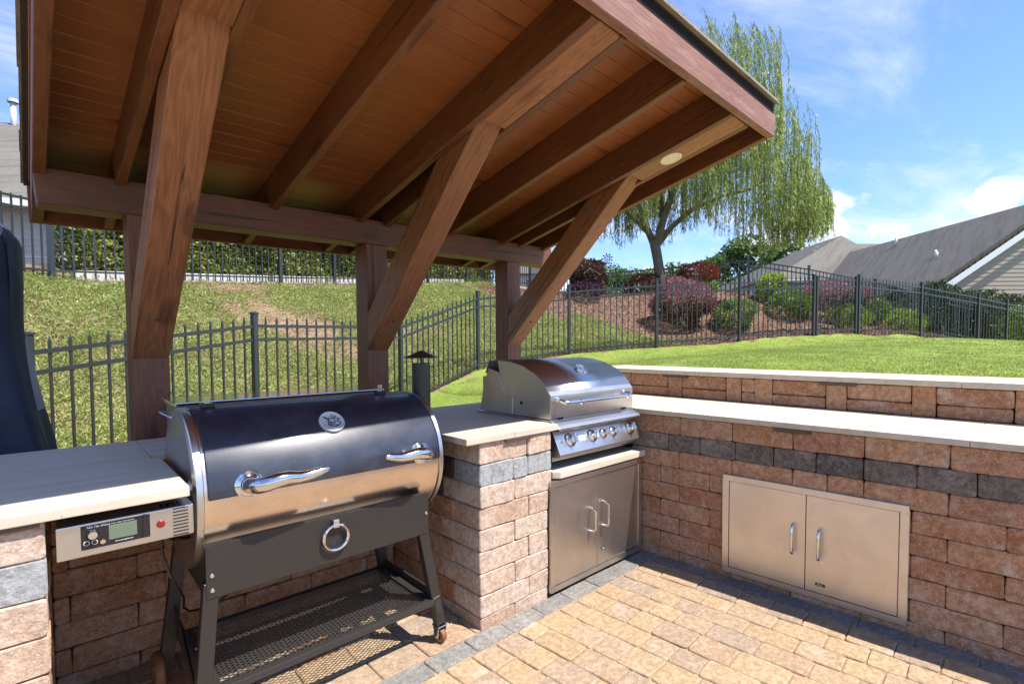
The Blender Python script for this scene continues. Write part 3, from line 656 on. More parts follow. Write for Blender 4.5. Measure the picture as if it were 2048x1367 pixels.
# under the built-in grill, facing -y
d1 = thing('access_door_set', (2.23, 1.74, 0), 'stainless double access doors in the narrow bay below the built-in gas grill', 'cabinet doors')
P1 = lambda u, t, v: (u, 1.735 - t, v)
fr = MB(); frame_ring(fr, 1.845, 2.66, .018, .592, .030, -.02, .016, P1); fr.build('frame', steel_v, d1, bevel=.002)
MB().box(1.87, 2.64, 1.75, 2.3, .03, .58).build('inner_box', dark_m, d1)
for a, b in ((1.8775, 2.2285), (2.2320, 2.6275)):
    m = MB(); m.box(a, b, 1.7245, 1.738, .0505, .5595); dr = m.build('door', steel_v, d1, bevel=.0015)
    hx = 2.165 if a < 2 else 2.281; z0, z1 = (.262, .392) if a < 2 else (.266, .404)
    hd = MB(); pts = [(hx, 1.725, z0)] + [(hx, 1.725 - .042 * math.sin(t), z0 + .018 - .018 * math.cos(t)) for t in (.5, .9, 1.3, 1.57)] + [(hx, 1.683, z1 - .018)] + [(hx, 1.725 - .042 * math.sin(t), z1 - .018 + .018 * math.cos(t)) for t in (1.3, .9, .5)] + [(hx, 1.725, z1)]
    hd.tube(pts, .0058, 10); hd.build('handle', chrome_m, dr)
MB().prism([(2.268 + .0, .128), (2.302, .128), (2.302, .141), (2.268, .141)], 1.7225, 1.7243, 'y').build('badge', dark_m, d1, bevel=.0005, seg=1)
text('BULL', .0105, white_m, d1, (2.285, 1.7222, .1345), (math.pi / 2, 0, 0), .0002)
# in the bar wall
d2 = thing('access_door_set', (2.76, .83, 0), 'wide stainless double access doors with oval handles, set in the brick bar wall', 'cabinet doors')
def PB(y, t, z):
    s = y2s(y); p = wallpt(s, t); return (p[0], p[1], z)
P2 = lambda u, t, v: PB(u, t, v)
fr = MB(); frame_ring(fr, .427, 1.238, .026, .570, .032, -.02, .012, P2); fr.build('frame', steel_v, d2, bevel=.003)
MB().hexa([PB(1.22, -.3, .04), PB(.445, -.3, .04), PB(.445, -.015, .04), PB(1.22, -.015, .04), PB(1.22, -.3, .555), PB(.445, -.3, .555), PB(.445, -.015, .555), PB(1.22, -.015, .555)]).build('inner_box', dark_m, d2)
for a, b in ((.832, 1.2035), (.4615, .8285)):
    m = MB(); m.hexa([PB(a, -.01, .0605), PB(b, -.01, .0605), PB(b, .008, .0605), PB(a, .008, .0605), PB(a, -.01, .5355), PB(b, -.01, .5355), PB(b, .008, .5355), PB(a, .008, .5355)]); dr = m.build('door', steel_v, d2, bevel=.0012)
    hy = .884 if a > .7 else .767; z0, z1 = .230, .378
    pts = [PB(hy, .008, z0 + .012)] + [PB(hy, .008 + .036 * math.sin(t), z0 + .018 - .018 * math.cos(t)) for t in (.5, 1.0, 1.57)] + [PB(hy, .044, z1 - .018)] + [PB(hy, .008 + .036 * math.sin(t), z1 - .018 + .018 * math.cos(t)) for t in (1.0, .5)] + [PB(hy, .008, z1 - .012)]
    MB().tube(pts, .0072, 12).build('handle', chrome_m, dr)
MB().hexa([PB(.784, .0082, .096), PB(.742, .0082, .096), PB(.742, .0100, .096), PB(.784, .0100, .096), PB(.784, .0082, .110), PB(.742, .0082, .110), PB(.742, .0100, .110), PB(.784, .0100, .110)]).build('badge', dark_m, d2, bevel=.0005, seg=1)
text('BULL', .0115, white_m, d2, PB(.763, .0104, .103), (math.pi / 2, 0, wang), .0002)

# ================================================================ BUILT-IN GAS GRILL
bg_ = thing('built_in_grill', (2.3, 2.1, 0), 'stainless built-in gas grill with rounded hood and five knobs, in the counter corner', 'grill')
XL, XR = 1.930, 2.676
hood_prof = [(1.798, .893), (1.798, 1.018), (1.815, 1.040), (1.857, 1.092), (1.92, 1.135), (2.006, 1.171), (2.113, 1.193), (2.22, 1.200), (2.30, 1.195), (2.335, 1.12), (2.30, .96), (2.12, .90)]
sk = MB(); n = 8
for i in range(len(hood_prof) - 1):
    (a, b), (c, d) = hood_prof[i], hood_prof[i + 1]
    if i <= 8: sk.add([(XL, a, b), (XR, a, b), (XR, c, d), (XL, c, d)], [(0, 1, 2, 3)], 1 < i)
hood = sk.build('hood', steel_h, bg_, fixn=False)
sm = hood.modifiers.new('thickness', 'SOLIDIFY'); sm.thickness = .003
sidep = [(1.80, .893), (1.80, 1.016), (1.857, 1.090), (1.92, 1.133), (2.006, 1.169), (2.113, 1.191), (2.22, 1.198), (2.175, 1.005), (2.135, .985), (2.093, .975), (2.09, .893)]
for x in (XL - .002, XR - .001): MB().prism(sidep, x, x + .003).build('hood_side', steel_h, hood, bevel=.0008, seg=1)
backp = [(2.09, .893), (2.09, .990), (2.15, 1.0), (2.21, 1.13), (2.30, 1.15), (2.345, 1.04), (2.38, .893)]
for x in (XL - .004, XR + .001): MB().prism(backp, x - .002, x + .001).build('rear_side_plate', steel_h, bg_, bevel=.0008, seg=1)
MB().box(XL, XR, 2.30, 2.36, .893, 1.10).build('rear_panel', steel_h, bg_, bevel=.004)
# surround flange and fire box
MB().prism([(1.915, 1.785), (2.688, 1.785), (2.688, 2.405), (1.915, 2.405)], .884, .890, 'z').build('flange', steel_h, bg_, bevel=.001, seg=1)
MB().box(XL, XR, 1.788, 2.36, .672, .8835).build('fire_box', steel_h, bg_, bevel=.002)
pan = [(1.786, .832), (1.727, .716), (1.727, .708), (1.740, .700), (1.786, .694)]
ctrl = MB().prism(pan, XL - .003, XR + .002).build('control_panel', steel_h, bg_, bevel=.002)
led = [(1.797, .884), (1.752, .865), (1.736, .852), (1.735, .842), (1.742, .836), (1.786, .834)]
MB().prism(led, XL - .001, XR + .001).build('front_ledge', steel_h, bg_, bevel=.003)
for x in (1.985, 2.565): MB().box(x, x + .035, 1.790, 1.7985, .884, .902).build('hood_stop', dark_m, bg_, bevel=.001, seg=1)
hb = MB(); hy, hz = 1.735, .983
pts = [(1.985, 1.797, hz + .01), (1.975, 1.765, hz + .008), (1.985, 1.742, hz), (2.02, hy, hz), (2.55, hy, hz), (2.58, 1.742, hz), (2.592, 1.765, hz + .008), (2.585, 1.797, hz + .01)]
hd = hb.tube(pts, .0105, 14).build('handle', chrome_m, hood)
for x in (2.10, 2.535): MB().lathe([(.0125, -.004), (.014, -.002), (.014, .002), (.0125, .004)], (x, hy, hz), (1, 0, 0), 16).build('handle_collar', chrome_m, hd)
for x in (1.985, 2.585): MB().lathe([(.018, 0), (.018, .004), (.012, .008), (0, .009)], (x, 1.7975, hz + .01), (0, -1, 0), 16).build('handle_mount', chrome_m, hd)
# thermometer on the curved skin
tn = Vector((0, -.60, .80)).normalized(); tcn = Vector((2.325, 1.925, 1.1375))
gz = MB().lathe([(.040, 0), (.040, .008), (.037, .013), (.033, .013), (.031, .010), (0, .010)], tcn, tn, 28).build('thermometer', chrome_m, hood)
MB().lathe([(.0305, .0105), (0, .0112)], tcn, tn, 24).build('dial', simple('pale dial face', (.55, .58, .62), .15), gz)
MB().tube([tcn + tn * .013, tcn + tn * .013 + Vector((-.018, 0, .006))], .0012, 6).build('needle', dark_m, gz)
pn = Vector((0, -.893, .452)).normalized(); pd = Vector((0, -.059, -.116)).normalized()
def onpanel(x, v): p = Vector((x, 1.786, .832)) + pd * v; return p + pn * .001
for i, (x, R) in enumerate(((2.037, .034), (2.225, .032), (2.325, .024), (2.417, .026), (2.588, .032))):
    c = onpanel(x, .060)
    k = MB().lathe([(R + .004, 0), (R + .004, .004), (R, .010), (R * .82, .012), (R * .78, .016), (R * .70, .018), (R * .64, .034), (R * .5, .038), (0, .039)], c, pn, 28).build('knob', chrome_m, bg_)
    g2 = MB(); cc = c + pn * .036; ax = pd * (R * .78); ay = pd.cross(pn) * (R * .16)
    g2.hexa([cc - ax - ay, cc + ax - ay, cc + ax + ay, cc - ax + ay, cc - ax * .9 - ay * .7 + pn * .014, cc + ax * .9 - ay * .7 + pn * .014, cc + ax * .9 + ay * .7 + pn * .014, cc - ax * .9 + ay * .7 + pn * .014])
    g2.build('grip', chrome_m, k, bevel=.002)
a = onpanel(2.105, .040); b = onpanel(2.165, .076)
MB().hexa([(a.x, a.y, a.z), (b.x, a.y, a.z), (b.x, b.y, b.z), (a.x, b.y, b.z)] + [tuple(Vector(q) + pn * .001) for q in ((a.x, a.y, a.z), (b.x, a.y, a.z), (b.x, b.y, b.z), (a.x, b.y, b.z))]).build('sticker', white_m, ctrl)
MB().lathe([(.008, 0), (.007, .006), (0, .007)], onpanel(1.972, .060), pn, 14).build('igniter', chrome_m, ctrl)
MB().lathe([(.006, 0), (.006, .003), (0, .004)], (XL - .004, 2.075, 1.003), (-1, 0, 0), 12).build('pivot_bolt', chrome_m, hood)
MB().lathe([(.010, 0), (.010, .0015), (0, .002)], (XL - .0025, 2.02, .965), (-1, 0, 0), 14).build('spit_hole', dark_m, hood)

# ================================================================ PELLET GRILL
pg = thing('pellet_grill', (.78, 2.0, 0), 'black and stainless barrel pellet smoker on a wheeled cart, parked in the counter bay', 'smoker grill')
BY, BZ, BRr = 2.06, .80, .268
def bp(x, deg, r): a = math.radians(deg); return (x, BY - r * math.cos(a), BZ + r * math.sin(a))
def shell(mb, x0, x1, d0, d1, r, n=40, smooth=True):
    vs = []; 
    for i in range(n + 1):
        d = d0 + (d1 - d0) * i / n; vs += [bp(x0, d, r), bp(x1, d, r)]
    mb.add(vs, [(2 * i, 2 * i + 1, 2 * i + 3, 2 * i + 2) for i in range(n)], smooth); return mb
barrel = shell(MB(), .338, 1.222, -180, 180, BRr, 72).build('barrel', steel_barrel, pg)
# stainless end rims and end caps
for x0, x1 in ((.318, .342), (1.218, 1.240)):
    m = MB(); n = 72; prof = [(BRr + .002, x0), (BRr + .007, x0 + .003), (BRr + .007, x1 - .003), (BRr + .002, x1)]
    if x0 > 1: prof = prof
    vs = [bp(x, 360 * k / n, r) for r, x in prof for k in range(n)]
    m.add(vs, [(i * n + k, i * n + (k + 1) % n, (i + 1) * n + (k + 1) % n, (i + 1) * n + k) for i in range(3) for k in range(n)], True)
    m.build('end_rim', steel_h, barrel)
    xe = x0 if x0 < 1 else x1; sg = -1 if x0 < 1 else 1
    m = MB(); prof = [(BRr + .002, 0), (BRr - .012, .004), (BRr - .018, .002), (BRr - .10, .008), (0, .010)]
    m.lathe([(r, h) for r, h in prof], (xe, BY, BZ), (sg, 0, 0), 64, True); m.build('end_cap', steel_h, barrel)
lid = shell(MB(), .352, 1.214, 1.5, 98, BRr + .009, 44).build('lid', hammer_m, pg, fixn=False)
sm = lid.modifiers.new('thickness', 'SOLIDIFY'); sm.thickness = .005; sm.offset = -1
bv = lid.modifiers.new('edge', 'BEVEL'); bv.width = .002; bv.segments = 2; bv.limit_method = 'ANGLE'
def horn(x0, x1, deg, sgn):
    base = Vector(bp(x0, deg, BRr + .009)); n = Vector((0, -math.cos(math.radians(deg)), math.sin(math.radians(deg))))
    m = MB(); m.lathe([(.044, 0), (.044, .005), (.040, .008), (.039, .006), (.034, .010), (.028, .014)], base, n, 28)
    L = (x1 - x0); pts = []; rad = []
    for t, out, dz, r in ((0, .008, 0, .022), (.02, .032, .000, .021), (.06, .050, .001, .020), (.14, .062, .002, .0195), (.26, .068, .006, .0185), (.40, .068, .008, .017), (.55, .066, .003, .0155), (.70, .066, .004, .0135), (.85, .068, .010, .0115), (.96, .070, .016, .0095), (1.0, .070, .018, .006)):
        pts.append(base + Vector((L * t, 0, dz + .012 * min(1, t * 5))) + Vector((0, -1, .05)) * out * 1.55); rad.append(r * 1.28)
    m.tube(pts, rad, 16); m.build('handle', chrome_m, lid)
horn(.468, .690, 8, 1); horn(1.122, .905, 9, -1)
# oval head emblem in relief
en = Vector((0, -math.cos(math.radians(46)), math.sin(math.radians(46)))); eu = Vector((1, 0, 0)); ev = en.cross(eu) * -1
ev = Vector((0, math.sin(math.radians(46)), math.cos(math.radians(46)))); ec = Vector(bp(.783, 46, BRr + .011))
em = MB().lathe([(.048, -.006), (.048, .004), (.045, .006), (.042, .004), (.041, .0035), (0, .0035)], ec, en, 40).build('emblem', badge_m, lid)
strokes = [[(-.75, .62), (-.45, .50), (-.30, .30), (-.42, .12)], [(-.62, .45), (-.40, .36)], [(.0, .62), (.25, .68), (.50, .55), (.35, .42), (.10, .45)], [(-.28, .30), (-.10, .42), (.05, .30), (.22, .36), (.36, .22)],
           [(.40, .22), (.62, .32), (.78, .22), (.60, .10), (.46, -.05), (.70, -.12), (.74, -.35), (.48, -.48), (.22, -.50)], [(-.45, -.05), (-.18, -.02), (.02, -.16), (.0, -.38), (-.18, -.46)],
           [(-.40, -.16), (-.22, -.14), (-.12, -.28), (-.28, -.36), (-.42, -.28), (-.40, -.16)], [(.20, .10), (.28, -.10), (.16, -.26), (.22, -.42)], [(-.30, .12), (-.22, .22), (-.12, .14)], [(-.44, -.34), (-.30, -.52), (.0, -.60), (.3, -.62), (.6, -.50)]]
m = MB()
for st in strokes:
    pts = [ec + en * .0042 + (eu * a + ev * b) * .040 for a, b in st]
    q = []
    for i in range(len(pts) - 1):
        p0 = pts[max(i - 1, 0)]; p1 = pts[i]; p2 = pts[i + 1]; p3 = pts[min(i + 2, len(pts) - 1)]
        for t in (0, .33, .66): q.append(.5 * ((2 * p1) + (-p0 + p2) * t + (2 * p0 - 5 * p1 + 4 * p2 - p3) * t * t + (-p0 + 3 * p1 - 3 * p2 + p3) * t ** 3))
    q.append(pts[-1]); m.tube(q, .0016, 6)
m.build('relief_lines', dark_m, em)
# rear pellet hopper with its flat lid and two lid clips
hp = MB().box(.345, 1.16, 2.20, 2.46, .90, 1.066).build('hopper', steel_h, pg, bevel=.003)
MB().box(.330, 1.175, 2.185, 2.475, 1.067, 1.082).build('hopper_lid', steel('mirror stainless', (.66, .66, .66), .07, (1, 40, 40), .04), hp, bevel=.003)
for x in (.405, 1.075):
    c = Vector(bp(x, 84, BRr + .010)); m = MB(); m.box(x - .022, x + .022, c.y - .010, c.y + .022, c.z - .002, c.z + .014); cl = m.build('lid_clip', dark_m, lid, bevel=.002)
    MB().box(x - .010, x + .010, c.y + .002, c.y + .006, c.z + .010, c.z + .040).build('clip_tab', chrome_m, cl, bevel=.001, seg=1)
MB().tube([(.322, 2.15, 1.03), (.292, 2.19, 1.05), (.292, 2.25, 1.05), (.322, 2.30, 1.04)], .004, 8).build('wire_loop', chrome_m, hp)
# cart: aprons, legs, shelf
ap = MB().box(.336, 1.150, 1.772, 1.778, .503, .672).build('front_apron', grayblack_m, pg, bevel=.0015)
MB().box(.332, 1.154, 1.773, 1.800, .664, .672).build('apron_lip', grayblack_m, ap, bevel=.0015)
MB().box(.336, 1.150, 2.275, 2.281, .503, .660).build('rear_apron', grayblack_m, pg, bevel=.0015)
for x in (.336, 1.146):
    prof = [(1.778, .503), (2.275, .503), (2.275, .66)] + [(BY - (BRr + .003) * math.cos(math.radians(d)), BZ + (BRr + .003) * math.sin(math.radians(d))) for d in (-148, -130, -110, -90, -70, -50, -34)] + [(1.778, .66)]
    MB().prism(prof, x, x + .004).build('side_apron', grayblack_m, pg)
for p in ((.352, 1.7715, .575), (1.138, 1.7715, .590), (.352, 1.7715, .528)): MB().lathe([(.007, 0), (.006, .003), (0, .005)], p, (0, -1, 0), 12).build('bolt', chrome_m, ap)
MB().lathe([(.006, 0), (.005, .003), (0, .004)], (.3355, 1.80, .545), (-1, 0, 0), 12).build('bolt', chrome_m, ap)
def leg(xt, xb, y, zb=.085, ang=None, yb=None):
    return timber('leg', (xt, y, .55), (xb, yb or y, zb), .044, .034, (0, 1, 0), grayblack_m, pg, bevel=.002)
lf = leg(.352, .312, 1.792); rf = leg(1.120, 1.212, 1.792); lb = leg(.345, .285, 2.245); rb_ = leg(1.120, 1.210, 2.245)
timber('leg_patch', (1.186, 1.7735, .215), (1.202, 1.7735, .135), .030, .003, (0, 1, 0), black_m, rf, bevel=.0008)
sh = MB(); zs = .195; x0, x1, ya, yb = .345, 1.172, 1.768, 2.235
sh.box(x0, x1, ya, ya + .026, zs - .012, zs + .014); sh.box(x0, x1, yb - .026, yb, zs - .012, zs + .014); sh.box(x0, x0 + .03, ya + .026, yb - .026, zs - .012, zs + .014); sh.box(x1 - .03, x1, ya + .026, yb - .026, zs - .012, zs + .014)
shf = sh.build('shelf_frame', black_m, pg, bevel=.003)
MB().box(.325, .335, 1.78, 2.25, .175, .255).build('side_rail', black_m, pg, bevel=.002); MB().box(1.185, 1.195, 1.78, 2.25, .175, .235).build('side_rail', black_m, pg, bevel=.002)
timber('side_brace', (.318, 2.235, .30), (.322, 1.86, .11), .006, .05, (0, 0, 1), black_m, pg)
mg = MB(); X0, X1, Y0, Y1 = x0 + .028, x1 - .028, ya + .024, yb - .024; px, py = .030, .0175; zc = zs + .002
def seg2(p, q, w=.0013, h=.0010):
    d = Vector((q[0] - p[0], q[1] - p[1], 0)).normalized(); n = Vector((-d.y, d.x, 0)) * w; A, B = Vector((*p, zc)), Vector((*q, zc)); H = Vector((0, 0, h))
    mg.add([A - n - H, B - n - H, B + n - H, A + n - H, A - n + H, B - n + H, B + n + H, A + n + H], [(0, 3, 2, 1), (4, 5, 6, 7), (0, 1, 5, 4), (2, 3, 7, 6)])
slope = py / px; k = -(X1 - X0) * slope
while k < (Y1 - Y0):
    pts = []
    # line y-Y0 = slope*(x-X0)+k clipped to the frame
    for xx in (X0, X1):
        yy = Y0 + slope * (xx - X0) + k
        if Y0 <= yy <= Y1: pts.append((xx, yy))
    for yy in (Y0, Y1):
        xx = X0 + (yy - Y0 - k) / slope
        if X0 < xx < X1: pts.append((xx, yy))
    if len(pts) >= 2:
        seg2(pts[0], pts[1]); q = [(X0 + X1 - a, b) for a, b in pts]; seg2(q[0], q[1])
    k += py
tag(mg.build('expanded_mesh', simple('dark coated mesh', (.060, .056, .052), .35, .3), pg, fixn=False), kind='stuff')
# towel ring hook
rg = MB(); rc = Vector((.746, 1.757, .597)); rg.tube([rc + Vector((math.cos(t), -.10 * math.cos(t) * 0, math.sin(t))) * .0455 for t in [2 * math.pi * i / 36 for i in range(37)]], .0058, 10, False); rg_o = rg.build('pull_ring', chrome_m, ap)
MB().box(.735, .757, 1.752, 1.772, .632, .662).build('ring_bracket', chrome_m, rg_o, bevel=.003)
# controller box hanging from the left end, under the counter
cb = MB().box(-.003, .303, 1.742, 1.99, .733, .821).build('control_box', steel_h, pg, bevel=.003)
sc = MB().box(.046, .196, 1.7395, 1.7425, .751, .815).build('display_panel', dark_m, cb, bevel=.001, seg=1)
MB().box(.104, .166, 1.7380, 1.7400, .766, .806).build('lcd_screen', lcd_m, sc, bevel=.0005, seg=1)
MB().lathe([(.0135, 0), (.0135, .006), (.011, .010), (.010, .017), (0, .018)], (.070, 1.7395, .791), (0, -1, 0), 24).build('dial_knob', chrome_m, sc)
for x in (.057, .074): 
    bt = MB().lathe([(.0065, 0), (.0062, .002), (.0050, .0022), (0, .0022)], (x, 1.7395, .7685), (0, -1, 0), 16).build('push_button', white_m, sc)
    MB().lathe([(.0052, .0023), (0, .0028)], (x, 1.7395, .7685), (0, -1, 0), 16).build('button_face', dark_m, bt)
MB().lathe([(.0068, 0), (.006, .003), (0, .004)], (.091, 1.7395, .765), (0, -1, 0), 16).build('push_button', chrome_m, sc)
MB().prism([(.1775, .757), (.1825, .757), (.1875, .817), (.1815, .817)], 1.735, 1.7394, 'y').build('switch_lever', dark_m, sc)
RX = (math.pi / 2, 0, 0)
text('REC TEC GRILLS', .0068, white_m, sc, (.083, 1.7390, .8105), RX, .0002)
text('SMART GRILL TECHNOLOGY', .0040, white_m, sc, (.135, 1.7390, .8105), RX, .0002)
text('www.rectecgrills.com', .0046, white_m, sc, (.137, 1.7390, .7595), RX, .0002)
MB().lathe([(.0105, 0), (.0105, .003), (.009, .004), (.008, .006), (0, .007)], (.2215, 1.742, .780), (0, -1, 0), 22).build('power_button', red_m, cb)
for i in range(9):
    z = .738 + .0098 * i; v = MB(); v.prism([(.252, z - .0017), (.2885, z - .0017), (.290, z), (.2885, z + .0017), (.252, z + .0017), (.2505, z)], 1.7405, 1.7425, 'y'); v.build('vent_slot', dark_m, cb)
for i in range(4):
    v = MB(); v.box(.225 + .014 * i, .233 + .014 * i, 1.755, 1.80, .8208, .8218); v.build('vent_slot', dark_m, cb)
MB().lathe([(.018, 0), (.018, .008), (.012, .012), (0, .013)], (.318, 1.86, .845), (-1, 0, 0), 18).build('probe_port', chrome_m, barrel)
MB().tube([(.225, 1.80, .735), (.235, 1.83, .66), (.262, 1.90, .56), (.30, 1.98, .47), (.325, 2.08, .40), (.335, 2.16, .33), (.36, 2.20, .29), (.42, 2.23, .27), (.5, 2.26, .28)], .004, 8).build('power_cable', dark_m, pg)
MB().tube([(.230, 1.80, .735), (.262, 1.83, .70), (.305, 1.87, .68), (.342, 1.90, .675)], .006, 8).build('power_cable', dark_m, pg)
# chimney
chm = MB().lathe([(.0415, 0), (.0415, .33), (.039, .33), (.039, .30)], (1.300, 2.05, .875), (0, 0, 1), 32).build('chimney', grayblack_m, pg)
MB().tube([(1.225, 2.05, .83), (1.27, 2.05, .835), (1.295, 2.05, .855), (1.300, 2.05, .885)], .040, 20).build('elbow', grayblack_m, chm)
MB().lathe([(.006, 0), (.006, .035)], (1.300, 2.05, 1.195), (0, 0, 1), 8).build('cap_stem', grayblack_m, chm)
MB().lathe([(.0035, .036), (.010, .034), (.078, .004), (.079, .001), (.070, .003), (.006, .028)], (1.300, 2.05, 1.228), (0, 0, 1), 36).build('rain_cap', grayblack_m, chm)
# wheels
def caster(x, y):
    w = MB().lathe([(.012, -.013), (.028, -.013), (.031, -.009), (.031, .009), (.028, .013), (.012, .013)], (x, y, .031), (1, .25, 0), 26).build('caster_wheel', rubber_m, pg)
    f = MB()
    for s in (-1, 1): f.hexa([(x + s * .019 - .002, y - .012, .026), (x + s * .019 + .002, y - .012, .026), (x + s * .019 + .002, y + .010, .026), (x + s * .019 - .002, y + .010, .026), (x + s * .019 - .002, y - .020, .074), (x + s * .019 + .002, y - .020, .074), (x + s * .019 + .002, y + .026, .074), (x + s * .019 - .002, y + .026, .074)])
    f.box(x - .024, x + .024, y - .022, y + .028, .074, .080); f.build('fork', chrome_m, w, bevel=.001, seg=1)
    MB().tube([(x - .024, y, .031), (x + .024, y, .031)], .005, 10).build('axle', chrome_m, w)
caster(1.214, 1.790); caster(1.212, 2.245)
for y in (1.80, 2.245):
    wl = MB().lathe([(.050, -.014), (.068, -.016), (.075, -.010), (.075, .010), (.068, .016), (.050, .014), (.050, -.014)], (.262, y, .076), (1, 0, 0), 40).build('wheel', rubber_m, pg)
    h = MB(); h.lathe([(.0, -.010), (.014, -.010), (.014, .010), (0, .010)], (.262, y, .076), (1, 0, 0), 16); h.lathe([(.046, -.009), (.051, -.009), (.051, .009), (.046, .009), (.046, -.009)], (.262, y, .076), (1, 0, 0), 32)
    for k in range(5):
        a = 2 * math.pi * k / 5 + .3; d = Vector((0, math.cos(a), math.sin(a))); h.tube([Vector((.262, y, .076)) + d * .012, Vector((.262, y, .076)) + d * .048], .0045, 6)
    h.build('wheel_hub', chrome_m, wl)
MB().tube([(.25, 1.80, .076), (.33, 1.80, .076)], .006, 8).build('axle', chrome_m, pg)

# ================================================================ TIMBER PAVILION
ROT, TZ, PX2 = 0.028, 0.021, 1.498
def pv(x, y, z):
    z = z + TZ * (x - PX2); c, s = math.cos(ROT), math.sin(ROT); return Vector((x * c - y * s, x * s + y * c, z))
pav = thing('timber_pavilion', pv(1.6, 2.85, 0), 'brown stained timber pavilion roof on three braced posts, standing over the grill counter', 'pavilion')
PY, W_ = 2.788, .14
UPV = Vector((0, 0, 1)); SL = .235; nrm = math.hypot(1, SL)
rz = lambda y: 2.015 + SL * (PY - y)                 # underside of the rafters
posts = (.349, 1.498, 2.669)
def bolt(p, n, par, r=.013):
    MB().lathe([(r, 0), (r, .002), (r * .75, .005), (0, .006)], p, n, 14).build('bolt_head', bronze_m, par)
for i, x in enumerate(posts):
    xc = x + W_ / 2; yc = PY + W_ / 2
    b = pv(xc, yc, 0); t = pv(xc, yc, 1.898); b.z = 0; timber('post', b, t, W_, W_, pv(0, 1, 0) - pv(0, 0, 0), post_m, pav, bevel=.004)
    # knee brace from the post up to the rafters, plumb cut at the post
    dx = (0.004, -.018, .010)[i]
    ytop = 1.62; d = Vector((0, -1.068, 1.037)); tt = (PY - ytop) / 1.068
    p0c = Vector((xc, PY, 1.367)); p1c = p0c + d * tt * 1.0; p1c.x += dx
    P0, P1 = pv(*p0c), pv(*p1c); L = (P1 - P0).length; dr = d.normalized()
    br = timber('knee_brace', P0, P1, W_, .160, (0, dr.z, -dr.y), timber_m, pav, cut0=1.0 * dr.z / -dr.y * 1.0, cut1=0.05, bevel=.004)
    face = Vector((0, -dr.z, dr.y)) * -1
    fn = Vector((0, -1, -1)).normalized()
    bolt(pv(*(Vector((xc + .005, PY - .115, 1.367)) + Vector((0, 0, -.0)))), fn, br) if False else None
    q = p0c + d * .115 + Vector((0, -.707, -.707)) * .0805; bolt(pv(*q), Vector((0, -.7, -.7)), br, .010)
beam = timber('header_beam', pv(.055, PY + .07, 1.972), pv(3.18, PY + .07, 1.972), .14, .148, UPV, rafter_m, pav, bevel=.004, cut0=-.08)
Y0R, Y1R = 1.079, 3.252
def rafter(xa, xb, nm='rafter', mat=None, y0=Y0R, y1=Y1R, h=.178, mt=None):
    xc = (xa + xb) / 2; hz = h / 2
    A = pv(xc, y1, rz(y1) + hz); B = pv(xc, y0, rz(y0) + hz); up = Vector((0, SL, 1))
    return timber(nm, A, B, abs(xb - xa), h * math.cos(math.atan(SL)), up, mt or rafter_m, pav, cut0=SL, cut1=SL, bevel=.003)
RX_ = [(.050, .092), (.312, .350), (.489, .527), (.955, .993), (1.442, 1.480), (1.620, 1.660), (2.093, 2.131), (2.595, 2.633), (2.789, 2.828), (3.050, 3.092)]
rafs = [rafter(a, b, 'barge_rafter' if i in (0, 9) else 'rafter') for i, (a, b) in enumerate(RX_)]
for i, yy, zz in ((4, 1.62, .075), (4, 1.70, .03), (7, 1.72, .08), (7, 1.79, .03), (9, 1.25, .1)):
    if i == 9: continue
    bolt(pv(RX_[i][0], yy, rz(yy) + zz), (-1, 0, 0), rafs[i])
# tie blocks between the doubled rafters
blk = []
for a, b in ((.352, .487), (1.482, 1.618), (2.635, 2.787)):
    ya, yb = 1.081, 1.70; A = pv((a + b) / 2, yb, rz(yb) + .030); B = pv((a + b) / 2, ya, rz(ya) + .030)
    blk.append(timber('tie_block', A, B, b - a, .055, Vector((0, SL, 1)), timber_m, pav, cut0=SL, cut1=SL, bevel=.004))
# round light in the right block
lc = pv(2.712, 1.465, rz(1.465) + .0035); ln = Vector((0, -SL, -1)).normalized()
lt = MB().lathe([(.061, 0), (.061, .004), (.056, .006), (.048, .006), (.046, .004), (0, .0045)], lc, ln, 36).build('round_light', cream_m, blk[2])
# ceiling planks, each board its own piece
cdir = Vector((0, -1, SL)).normalized(); Ls = (Y1R - Y0R) * nrm; nb = 27; bwid = Ls / nb
for k in range(nb):
    s0 = (k + .5) * bwid; yy = Y1R - s0 / nrm; zz = rz(yy) + .178 + .006
    timber('ceiling_plank', pv(.045, yy, zz), pv(3.088, yy, zz), bwid - .0010, .010, Vector((0, SL, 1)), plank_m, pav, bevel=.0022)
fas = timber('front_fascia', pv(.040, 1.057, 2.486), pv(3.100, 1.057, 2.486), .040, .126, UPV, fascia_m, pav, bevel=.004, cut1=.10)
timber('rear_fascia', pv(.040, 3.272, 1.985), pv(3.100, 3.272, 1.985), .036, .165, UPV, rafter_m, pav, bevel=.003)
xf = lambda x, y, z: pv(x, y, z)
MB().box(.030, 3.104, 1.046, 1.075, 2.551, 2.602).build('drip_edge', drip_m, pav, xf=xf)
rt = lambda y: rz(y) + .178 + .008
deck = MB(); deck.hexa([(.028, 1.04, rt(1.04)), (3.112, 1.04, rt(1.04)), (3.112, 3.31, rt(3.31)), (.028, 3.31, rt(3.31)), (.028, 1.04, rt(1.04) + .014), (3.112, 1.04, rt(1.04) + .014), (3.112, 3.31, rt(3.31) + .014), (.028, 3.31, rt(3.31) + .014)])
dk = deck.build('roof_deck', core_m, pav, xf=xf)
nsh = 16; y = 3.33
